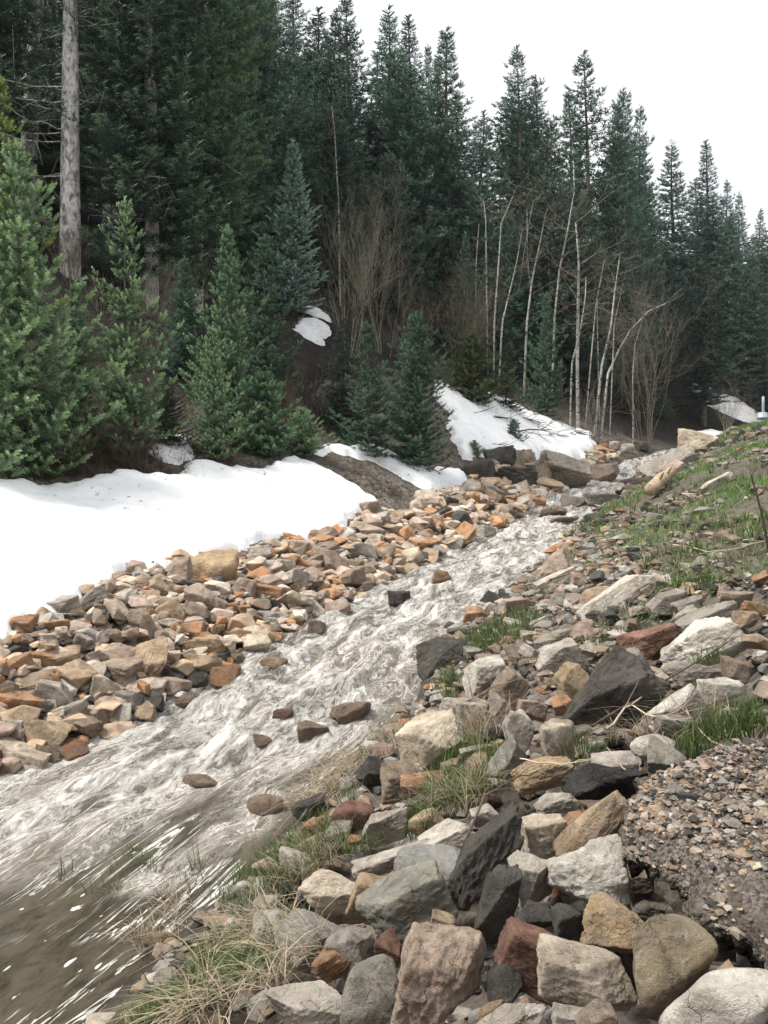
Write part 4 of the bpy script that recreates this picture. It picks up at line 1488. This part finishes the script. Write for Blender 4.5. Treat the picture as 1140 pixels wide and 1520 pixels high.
bare_bush(330, 600, 520, 130, 'dark brush in the shade behind the forked fir', 15, 12, 'darktwig', 19, 3, 4, .014)


def aspen(pts, y, r, label, group=None, seed=0, fork=None, twigs=15):
    r = r * .52
    """stem through picture points, standing at depth y"""
    g = np.random.default_rng(seed)
    P = np.array([((px - CX) / F * y, y + .25 * math.sin(k * 1.7 + seed), EYE + (HY - py) / F * y) for k, (px, py) in enumerate(pts)])
    P[0, 1] = y
    P[0, 2] = min(P[0, 2], h1(P[0, 0], y)) - .1
    q = np.linspace(0, len(P) - 1, 16)
    Q = np.stack([np.interp(q, np.arange(len(P)), P[:, k]) for k in range(3)], 1)
    b = Q[0].copy()
    root = link(bpy.data.objects.new('aspen_tree', None))
    root.location = b
    a = Acc()
    a.tube(Q - b, np.linspace(r, r * .35, 16), 7)
    tr_ = obj('trunk', a.build('trunk', M['aspen']), root)
    c = Acc()
    for k in range(twigs):
        i_ = int(g.integers(6, 16))
        az = g.uniform(0, 6.3)
        dv = np.array([math.cos(az), math.sin(az), g.uniform(.1, .7)])
        grow(c, Q[i_] - b, dv / np.linalg.norm(dv), g.uniform(.5, 1.4) * r / .045, r * .2, 3, g, .25, .5, 2)
    obj('crown', c.build('crown', M['twig']), root)
    return tag(root, label, 'tree', group)


aspen([(724, 520), (723, 440), (720, 330), (718, 300)], 33, .075, 'straight grey aspen stem nearest the dense dark spruce', seed=1)
aspen([(733, 510), (733, 480), (740, 380), (745, 330), (758, 300), (765, 280)], 32.5, .075, 'white aspen stem bending over near its top', seed=2)
aspen([(740, 525), (744, 480), (760, 420), (769, 385), (775, 340)], 32, .07, 'slender white aspen leaning towards the waterfall', seed=3)
aspen([(777, 532), (781, 480), (792, 410), (800, 370), (808, 320)], 32, .085, 'curved white aspen stem behind the thin young fir', seed=4)
aspen([(818, 505), (824, 470), (832, 400), (842, 340), (851, 285), (853, 240)], 33, .09, 'longest white aspen stem leaning across the bulbous crowned spruce', seed=5)
aspen([(858, 620), (859, 540), (858, 460), (857, 390), (855, 330)], 32, .15, 'thickest aspen trunk with dark banded bark standing upright', seed=6)
aspen([(846, 590), (850, 540), (860, 490), (868, 440), (872, 410)], 31.5, .075, 'thin aspen crossing in front of the thickest banded trunk', seed=7)
aspen([(881, 592), (892, 545), (904, 490), (914, 430), (922, 380)], 31, .1, 'forked aspen with two pale stems and wide bare twigs', seed=8, twigs=26)
aspen([(890, 596), (900, 555), (918, 520), (938, 490), (962, 462), (990, 450)], 31, .085, 'low leaning aspen stem rising from the foot of the forked one', seed=9, twigs=26)
aspen([(787, 500), (786, 440), (784, 380), (783, 310)], 36, .07, 'dim upright aspen stem deeper in the wood', seed=10)
aspen([(820, 480), (815, 400), (813, 330), (812, 270)], 37, .08, 'dim aspen stem under the narrow spruce', seed=11)
aspen([(890, 560), (889, 500), (887, 440)], 35, .07, 'short dim aspen stem behind the forked one', seed=12)
aspen([(505, 400), (502, 300), (497, 200), (493, 160)], 32, .07, 'bare grey stem in the gap beside the blue grey spruce', seed=13)

for k, (p0, p1, yy) in enumerate([((706, 520), (712, 330), 34), ((868, 600), (900, 380), 33), ((905, 600), (925, 420), 34), ((940, 600), (952, 470), 33), ((762, 540), (790, 300), 35)]):
    aspen([p0, ((p0[0] * 2 + p1[0]) / 3 - 3, (p0[1] * 2 + p1[1]) / 3), ((p0[0] + p1[0] * 2) / 3 - 4, (p0[1] + p1[1] * 2) / 3), p1], yy, .06, 'thin dim bare stem in the wood around the white aspens', 'thin dim stems around the white aspens', seed=40 + k, twigs=12)

# dead boughs on the littered snow
BR = [(740, 610, 90, 'long'), (770, 622, 80, 'curved'), (800, 634, 70, 'forked'), (720, 600, 60, 'thin'), (830, 648, 60, 'short'), (760, 640, 90, 'sagging'), (700, 620, 60, 'dark'), (690, 650, 70, 'low'), (850, 655, 40, 'small'), (780, 655, 80, 'straight'), (730, 632, 70, 'twisted'), (668, 588, 50, 'stubby')]
for k, (px, py, L, adj) in enumerate(BR):
    g = np.random.default_rng(300 + k)
    q = hit(px, py)
    b = np.array([q[0], q[1], q[2] + .32])
    Lm = L / F * q[1]
    a = Acc()
    grow(a, (-Lm / 2, g.uniform(-.3, .3), .0), np.array([1., g.uniform(-.2, .2), g.uniform(-.3, -.05)]), Lm, .028, 2, g, -.05, .45, 4)
    tag(obj('fallen_branch', a.build('fallen_branch', M['darktwig']), None, b), f'{adj} dark dead bough lying on the littered snow' if k != 11 else 'stubby dark bough at the top of the littered snow', 'branch', 'dead boughs on the littered snow')

# ------------------------------------------------------------------ grass
def blades(name, mat, patches, label, seed, dens=1.):
    """patches: px py rx ry count height width lean"""
    g = np.random.default_rng(seed)
    B, L_, Wd, Dr = [], [], [], []
    for px, py, rx, ry, n, hh_, wd, ln_ in patches:
        q = hit(px, py)
        q2 = hit(px, py + ry)
        rw = rx / F * q[1]
        rd = max(.04, (q[1] - q2[1]))
        n = max(6, int(n * dens))
        k = max(1, n // 7)
        a_ = g.uniform(0, 6.3, k)
        r_ = np.sqrt(g.random(k))
        cx_, cy_ = q[0] + rw * r_ * np.cos(a_), q[1] + rd * r_ * np.sin(a_) * (1 + .3 * (np.sin(a_) > 0))
        pick = g.integers(0, k, n)
        x = cx_[pick] + g.normal(size=n) * .022 * (1 + hh_)
        y = cy_[pick] + g.normal(size=n) * .022 * (1 + hh_)
        z = np.maximum(H(x, y), 0 * x - .02)
        top_ = z.copy()
        B.append(np.stack([x, y, top_], 1))
        L_.append(hh_ * g.uniform(.45, 1.15, n))
        Wd.append(np.full(n, wd) * g.uniform(.7, 1.2, n))
        az = np.where(g.random(n) < .6, g.normal(size=n) * .9 + math.pi + .4, g.uniform(0, 6.3, n))
        Dr.append(np.stack([np.cos(az), np.sin(az), np.full(n, 0.)], 1) * (ln_ * g.uniform(.3, 1.3, n))[:, None])
    B, L_, Wd, Dr = map(np.concatenate, (B, L_, Wd, Dr))
    n = len(B)
    t = np.array([0, .35, .7, 1.])
    mid = B[:, None] + L_[:, None, None] * (t[None, :, None] * np.array([0, 0, 1.]) + (t[None, :, None] ** 1.8) * Dr[:, None])
    mid[..., 2] -= (L_[:, None] * (t[None] ** 2.2) * (np.linalg.norm(Dr, axis=1)[:, None] ** 1.5) * .42)
    sd = np.cross(Dr + g.normal(size=Dr.shape) * .3, [0, 0, 1.])
    sd /= np.linalg.norm(sd, axis=1)[:, None] + 1e-9
    wv = Wd[:, None] * np.array([1, .85, .55, .06])[None] * .5
    V = np.stack([mid + sd[:, None] * wv[..., None], mid - sd[:, None] * wv[..., None]], 2).reshape(n, 8, 3)
    f0 = np.array([[0, 1, 3, 2], [2, 3, 5, 4], [4, 5, 7, 6]])
    Fq = (f0[None] + (np.arange(n) * 8)[:, None, None]).reshape(-1, 4)
    tn = (np.repeat(g.random(n)[:, None] * .7, 8, 1) + np.repeat(t, 2)[None] * .3).ravel()
    return tag(obj(name, mesh(name, V.reshape(-1, 3), Fq, M[mat], True, {'tone': tn})), label, None, None, 'stuff')


blades('grass', 'green', [
    (745, 945, 62, 22, 2600, .16, .006, .5), (690, 965, 30, 16, 700, .13, .006, .5), (660, 1022, 24, 26, 900, .13, .005, .5), (690, 1168, 60, 40, 1300, .16, .005, .6), (640, 1210, 40, 24, 600, .14, .005, .5),
    (450, 1270, 60, 42, 1300, .14, .004, .6), (390, 1310, 50, 40, 800, .14, .004, .7), (560, 1098, 46, 16, 600, .11, .005, .5), (1085, 1090, 60, 28, 1000, .15, .005, .6), (1040, 1105, 40, 20, 400, .13, .005, .6),
    (350, 1420, 80, 40, 700, .14, .004, .9), (300, 1480, 90, 24, 700, .12, .004, .9), (230, 1500, 60, 16, 300, .1, .004, .9), (520, 1170, 40, 24, 300, .1, .004, .8), (545, 1250, 40, 20, 300, .1, .004, .8), (740, 1110, 30, 20, 150, .08, .004, .8), (430, 1400, 40, 40, 300, .12, .004, .9), (870, 1120, 24, 16, 260, .1, .005, .5), (1060, 985, 24, 14, 200, .1, .006, .6), (880, 940, 50, 20, 500, .07, .006, .6), (1020, 870, 40, 16, 600, .12, .009, .6), (860, 790, 22, 16, 500, .2, .012, .5),
    (925, 772, 44, 22, 500, .16, .011, .8), (1005, 740, 60, 26, 600, .16, .012, .8), (1090, 790, 60, 40, 1000, .14, .010, .8), (1080, 690, 70, 40, 600, .16, .012, .8), (1120, 660, 40, 12, 600, .22, .016, .6),
    (1000, 830, 50, 16, 400, .14, .01, .6), (720, 905, 20, 8, 150, .1, .006, .5), (800, 880, 40, 16, 500, .12, .007, .6), (690, 800, 14, 6, 120, .12, .008, .5)],
    'bright green grass sprouting among stones and on the berm', 1, .55)
blades('reeds', 'green', [(188, 1372, 36, 26, 110, .15, .005, .7), (280, 1340, 16, 20, 30, .2, .005, .4), (105, 1385, 10, 8, 26, .14, .005, .2), (340, 1330, 60, 16, 90, .16, .004, .6)],
       'thin green reeds standing in the shallow pool', 2)
blades('dry_grass', 'straw', [
    (492, 1165, 50, 30, 750, .2, .005, 1.5), (545, 1125, 36, 18, 260, .18, .005, 1.4), (320, 1492, 80, 18, 130, .17, .006, 2.), (250, 1495, 40, 14, 40, .17, .006, 2.1), (360, 1400, 70, 40, 180, .2, .006, 1.5),
    (430, 1440, 60, 50, 160, .2, .005, 1.5), (235, 1400, 40, 20, 240, .16, .004, 1.1), (720, 1075, 44, 26, 400, .2, .004, 1.), (690, 1185, 60, 30, 300, .2, .004, 1.), (450, 1290, 60, 30, 300, .16, .004, 1.),
    (760, 1000, 60, 30, 260, .16, .004, 1.1), (1000, 1080, 90, 40, 260, .2, .004, 1.2), (850, 930, 90, 30, 400, .13, .005, 1.2), (1050, 830, 80, 40, 260, .16, .007, 1.2), (940, 800, 80, 30, 260, .15, .008, 1.2), (1030, 720, 90, 40, 260, .2, .01, 1.2), (800, 880, 50, 20, 300, .14, .005, 1.)],
    'pale dead grass lying in tussocks along the water edge and berm', 3)
x_p = [(px, py, 60, 22, 700, .3, .008, 1.5) for px, py in ((30, 690), (110, 690), (190, 684), (250, 690), (140, 670), (60, 660), (210, 650))]
blades('undergrowth', 'litter', x_p + [(480, 640, 80, 30, 900, .3, .01, 1.4), (560, 720, 60, 26, 500, .1, .008, 1.5), (600, 740, 50, 16, 400, .1, .008, 1.5), (330, 680, 60, 14, 400, .22, .008, 1.4), (900, 630, 50, 12, 500, .4, .014, 1.2), (760, 590, 90, 12, 700, .4, .014, 1.2)],
       'dark matted dead stalks on the ground under the firs', 4)



def sward(name, mat, n, label, seed):
    """short patchy growth over the berm, sampled evenly over the ground"""
    g = np.random.default_rng(seed)
    x, y = g.uniform(1, 18, n * 8), g.uniform(5.5, 34, n * 8)
    d_, w_, z_, s_, c_ = creek(x, y)
    t_ = -d_ - w_
    m = fbm(np.stack([x, y], 1) * .7, 3, 91) + .35 * fbm(np.stack([x, y], 1) * 3, 2, 93)
    ok = (t_ > .35) & (t_ < 5) & (m + .25 * sstep(.8, 2.2, t_) + .12 * sstep(8, 16, y) > .22)
    x, y = x[ok][:n], y[ok][:n]
    n = len(x)
    B = np.stack([x, y, H(x, y) - .005], 1)
    L_ = g.uniform(.05, .16, n) * np.interp(y, [5, 15, 30], [.8, 1., 1.5])
    az = g.uniform(0, 6.3, n)
    dr = np.stack([np.cos(az), np.sin(az), np.full(n, .0)], 1) * g.uniform(.2, 1.3, n)[:, None]
    wv = np.interp(y, [5, 15, 30], [.005, .009, .017])[:, None] * np.array([.5, .42, .05])
    t = np.array([0, .5, 1.])
    mid = B[:, None] + L_[:, None, None] * (t[None, :, None] * np.array([0, 0, .9]) + t[None, :, None] ** 1.7 * dr[:, None])
    sd = np.stack([-np.sin(az + .4), np.cos(az + .4), np.zeros(n)], 1)
    V = np.stack([mid + sd[:, None] * wv[..., None], mid - sd[:, None] * wv[..., None]], 2).reshape(n, 6, 3)
    Fq = (np.array([[0, 1, 3, 2], [2, 3, 5, 4]])[None] + (np.arange(n) * 6)[:, None, None]).reshape(-1, 4)
    tn = np.repeat(g.random(n), 6)
    return tag(obj(name, mesh(name, V.reshape(-1, 3), Fq, M[mat], True, {'tone': tn})), label, None, None, 'stuff')


sward('grass', 'berm', 44000, 'short patchy olive growth over the scree of the berm', 17)
sward('dry_grass', 'straw', 2000, 'scattered dead stalks over the scree of the berm', 18)


# ------------------------------------------------------------------ single sticks, log, stalk, post
def stick(pts, r, mat, label, name='twig', cat='twig', lift=.05, seed=0, kids=2):
    g = np.random.default_rng(seed)
    P = []
    for k, p in enumerate(pts):
        q = hit(p[0], p[1])
        if inside(LEDGE, np.array([q[0]]), np.array([q[1]]))[0]:
            for _ in range(3):
                zt = ledge_top(q[0], q[1])
                dd_ = (EYE - zt) / ((p[1] - HY) / F)
                q = np.array([(p[0] - CX) / F * dd_, dd_, zt])
            q[2] += .01
        else:
            q[2] += lift
        P.append(q + np.array([0, 0, p[2] if len(p) > 2 else 0]))
    P = np.array(P)
    t = np.linspace(0, len(P) - 1, 10)
    Q = np.stack([np.interp(t, np.arange(len(P)), P[:, k]) for k in range(3)], 1) + g.normal(size=(10, 3)) * r * .8
    b = Q[0].copy()
    a = Acc()
    a.tube(Q - b, np.linspace(r, r * .45, 10), 6)
    for k in range(kids):
        i_ = int(g.integers(3, 9))
        dv = (Q[i_] - Q[i_ - 1])
        dv = dv / np.linalg.norm(dv) + g.normal(size=3) * .5 + np.array([0, 0, .3])
        grow(a, Q[i_] - b, dv / np.linalg.norm(dv), np.linalg.norm(Q[-1] - Q[0]) * .3, r * .5, 0, g)
    return tag(obj(name, a.build(name, M[mat]), None, b), label, cat)


stick([(1150, 1185), (1100, 1200), (1060, 1198), (1020, 1185)], .011, 'twig', 'thick brown stick lying on the gravel ledge', 'stick', 'stick', seed=1)
stick([(1128, 1180), (1120, 1150), (1108, 1120), (1095, 1090), (1078, 1060)], .006, 'paletwig', 'pale stick leaning from the gravel ledge into the green grass', seed=2)
stick([(1115, 1150), (1080, 1132), (1050, 1110), (1024, 1085), (1014, 1055)], .006, 'paletwig', 'pale curved twig over the edge of the green grass', seed=3)
stick([(900, 1122), (920, 1095), (940, 1075), (970, 1055), (1000, 1048)], .007, 'paletwig', 'forked pale twig at the foot of the black asphalt slab', seed=4, lift=.12, kids=3)
stick([(880, 1112), (930, 1082), (985, 1045), (1040, 1010), (1080, 985)], .007, 'darktwig', 'long dark twig running under the big white lichened rock', seed=5, lift=.12)
stick([(915, 1062), (960, 1090), (1000, 1100), (1030, 1098)], .005, 'paletwig', 'thin pale twig in front of the white sloping slab', seed=6, lift=.1)
stick([(690, 1300), (720, 1230), (760, 1200), (800, 1190)], .006, 'darktwig', 'dark twig resting against the dark lichened pillar', seed=7, lift=.14)
stick([(660, 1090), (700, 1070), (735, 1050), (770, 1040)], .006, 'twig', 'brown twig over the layered pale stone', seed=8, lift=.14, kids=3)
stick([(780, 880), (830, 872), (880, 858), (905, 850)], .012, 'twig', 'grey brown twig lying behind the narrow pale slab', seed=9, lift=.1)
stick([(1000, 820), (1050, 832), (1100, 826), (1150, 812)], .008, 'paletwig', 'pale straw coloured stick lying across the berm weeds', seed=10, lift=.08)
stick([(960, 900), (985, 870), (1000, 850)], .01, 'darktwig', 'short dark twig above the flat grey stone', seed=11, lift=.06)
stick([(930, 1190), (915, 1175), (902, 1150)], .004, 'paletwig', 'thin pale stem across the black crumbly slab', seed=12, lift=.13, kids=0)
stick([(770, 1170), (800, 1178), (850, 1180), (880, 1172)], .004, 'paletwig', 'pale thin twig above the pale lichened rock', seed=13, lift=.14, kids=1)
stick([(512, 1330), (522, 1290), (530, 1262)], .004, 'straw', 'single pale straw bent over the cream boulder', seed=14, lift=.2, kids=0)
# weed stalk
q = hit(1142, 822)
a = Acc()
S0 = np.array([((px - CX) / F * q[1], q[1], EYE + (HY - py) / F * q[1]) for px, py in ((1142, 826), (1136, 790), (1130, 760), (1122, 730), (1115, 706))])
a.tube(S0 - S0[0], [.014, .012, .010, .008, .006], 6)
g = np.random.default_rng(5)
for k in (2, 3, 4, 4, 3):
    dv = np.array([g.uniform(-.6, .6), g.uniform(-.6, .6), .7])
    grow(a, S0[k] - S0[0], dv / np.linalg.norm(dv), .09, .006, 0, g)
tag(obj('weed_stalk', a.build('weed_stalk', M['darktwig']), None, S0[0]), 'dark dead weed stalk standing upright on the grassy berm', 'plant')


def log_thing(p0, p1, r, mat, label, lift):
    A, B_ = hit(*p0), hit(*p1)
    A = A + np.array([0, 0, lift])
    B_ = B_ + np.array([0, 0, lift])
    t = np.linspace(0, 1, 9)[:, None]
    Q = A * (1 - t) + B_ * t + np.random.default_rng(9).normal(size=(9, 3)) * r * .12
    ac = Acc()
    rr = r * np.array([.05, .92, 1.05, .95, 1., .97, .9, .88, .05])
    Q[0] = Q[1] + (Q[0] - Q[1]) * .02
    Q[-1] = Q[-2] + (Q[-1] - Q[-2]) * .02
    ac.tube(Q - A, rr, 12)
    for k in (3, 5):
        dv = np.array([.3, -.6, .8])
        ac.tube(np.array([Q[k] - A, Q[k] - A + dv * r * 1.6, Q[k] - A + dv * r * 2.2]), [r * .3, r * .2, r * .05], 6)
    return tag(obj('log', ac.build('log', M[mat]), None, A), label, 'log')


log_thing((958, 750), (1002, 714), .11, 'wood', 'barkless tan log slanting down to the creek from the berm', .2)
log_thing((920, 722), (976, 722), .1, 'darktwig', 'dark wet log wedged under the great sloping slab', .1)

# post on the berm
y = 27.
px = 1132
x = (px - CX) / F * y
zb = h1(x, y)
zt = EYE + (HY - 612) / F * y
root = link(bpy.data.objects.new('utility_post', None))
root.location = (x, y, zb)
tag(root, 'banded grey metal post with a thin pipe on top at the berm crest', 'post')
a = Acc()
hb = max(.35, zt - zb)
prof = [(0, .15), (hb * .3, .15), (hb * .31, .18), (hb * .4, .18), (hb * .41, .15), (hb * .62, .15), (hb * .63, .18), (hb * .72, .18), (hb * .73, .15), (hb * .97, .15), (hb, .1), (hb + .002, .01)]
a.tube(np.array([(0, 0, p[0]) for p in prof]), [p[1] for p in prof], 16)
obj('body', a.build('body', M['metal']), root)
a = Acc()
a.tube(np.array([(.02, 0, hb - .05), (.02, 0, hb + .25), (.02, 0, hb + .5), (.02, 0, hb + .505)]), [.045, .045, .04, .004], 8)
obj('pipe', a.build('pipe', M['metal']), root)



# ------------------------------------------------------------------ camera, sky, sun
cam = bpy.data.cameras.new('camera')
co = link(bpy.data.objects.new('camera', cam))
co.location = (0, 0, EYE)
co.rotation_euler = (R(90), 0, 0)
cam.sensor_width = 36
cam.sensor_fit = 'AUTO'
cam.lens = F / 1520 * 36
cam.shift_y = -(760 - HY) / 1520
cam.clip_start = .05
cam.clip_end = 2000
sc = bpy.context.scene
sc.camera = co
SUN_EL, SUN_AZ = R(60), R(262)      # azimuth clockwise from +y
w = bpy.data.worlds.new('World')
sc.world = w
w.use_nodes = True
nt = w.node_tree
nt.nodes.clear()
sky = nt.nodes.new('ShaderNodeTexSky')
sky.sky_type = 'NISHITA'
sky.sun_disc = False
sky.sun_elevation = SUN_EL
sky.sun_rotation = SUN_AZ
sky.air_density = 1.
sky.dust_density = 4.
sky.ozone_density = 1.
hs = nt.nodes.new('ShaderNodeHueSaturation')
hs.inputs['Saturation'].default_value = .12
mxn = nt.nodes.new('ShaderNodeMix')
mxn.data_type = 'RGBA'
mxn.inputs[0].default_value = .55
mxn.inputs[7].default_value = (9.2, 9.4, 9.6, 1)
bg = nt.nodes.new('ShaderNodeBackground')
bg.inputs['Strength'].default_value = .076
wo = nt.nodes.new('ShaderNodeOutputWorld')
nt.links.new(sky.outputs[0], hs.inputs['Color'])
nt.links.new(hs.outputs[0], mxn.inputs[6])
nt.links.new(mxn.outputs[2], bg.inputs['Color'])
nt.links.new(bg.outputs[0], wo.inputs[0])
sl = bpy.data.lights.new('sun', 'SUN')
sl.energy = 2.7
sl.angle = R(12)
sl.color = (1, .96, .9)
so = link(bpy.data.objects.new('sun', sl))
so.rotation_euler = (math.pi / 2 - SUN_EL, 0, -SUN_AZ + math.pi)
so.location = (0, -5, 30)
sc.view_settings.view_transform = 'Standard'
sc.view_settings.look = 'None'
sc.view_settings.exposure = 1.12
sc.view_settings.gamma = 1
sc.cycles.max_bounces = 6
sc.cycles.transparent_max_bounces = 4

bm = bmesh.new()
bmesh.ops.create_cube(bm, size=1)
hz = bpy.data.meshes.new('haze')
bm.to_mesh(hz)
bm.free()
ho = obj('haze', hz, None, (0, 0, 27))
ho.scale = (320, 320, 58)
hm = bpy.data.materials.new('thin_air')
hm.use_nodes = True
hm.node_tree.nodes.clear()
pv = hm.node_tree.nodes.new('ShaderNodeVolumePrincipled')
pv.inputs['Color'].default_value = (.85, .93, 1, 1)
pv.inputs['Density'].default_value = .00032
mo = hm.node_tree.nodes.new('ShaderNodeOutputMaterial')
hm.node_tree.links.new(pv.outputs[0], mo.inputs['Volume'])
hz.materials.append(hm)
tag(ho, 'thin bluish damp air that softens the farthest spruces', None, None, 'stuff')
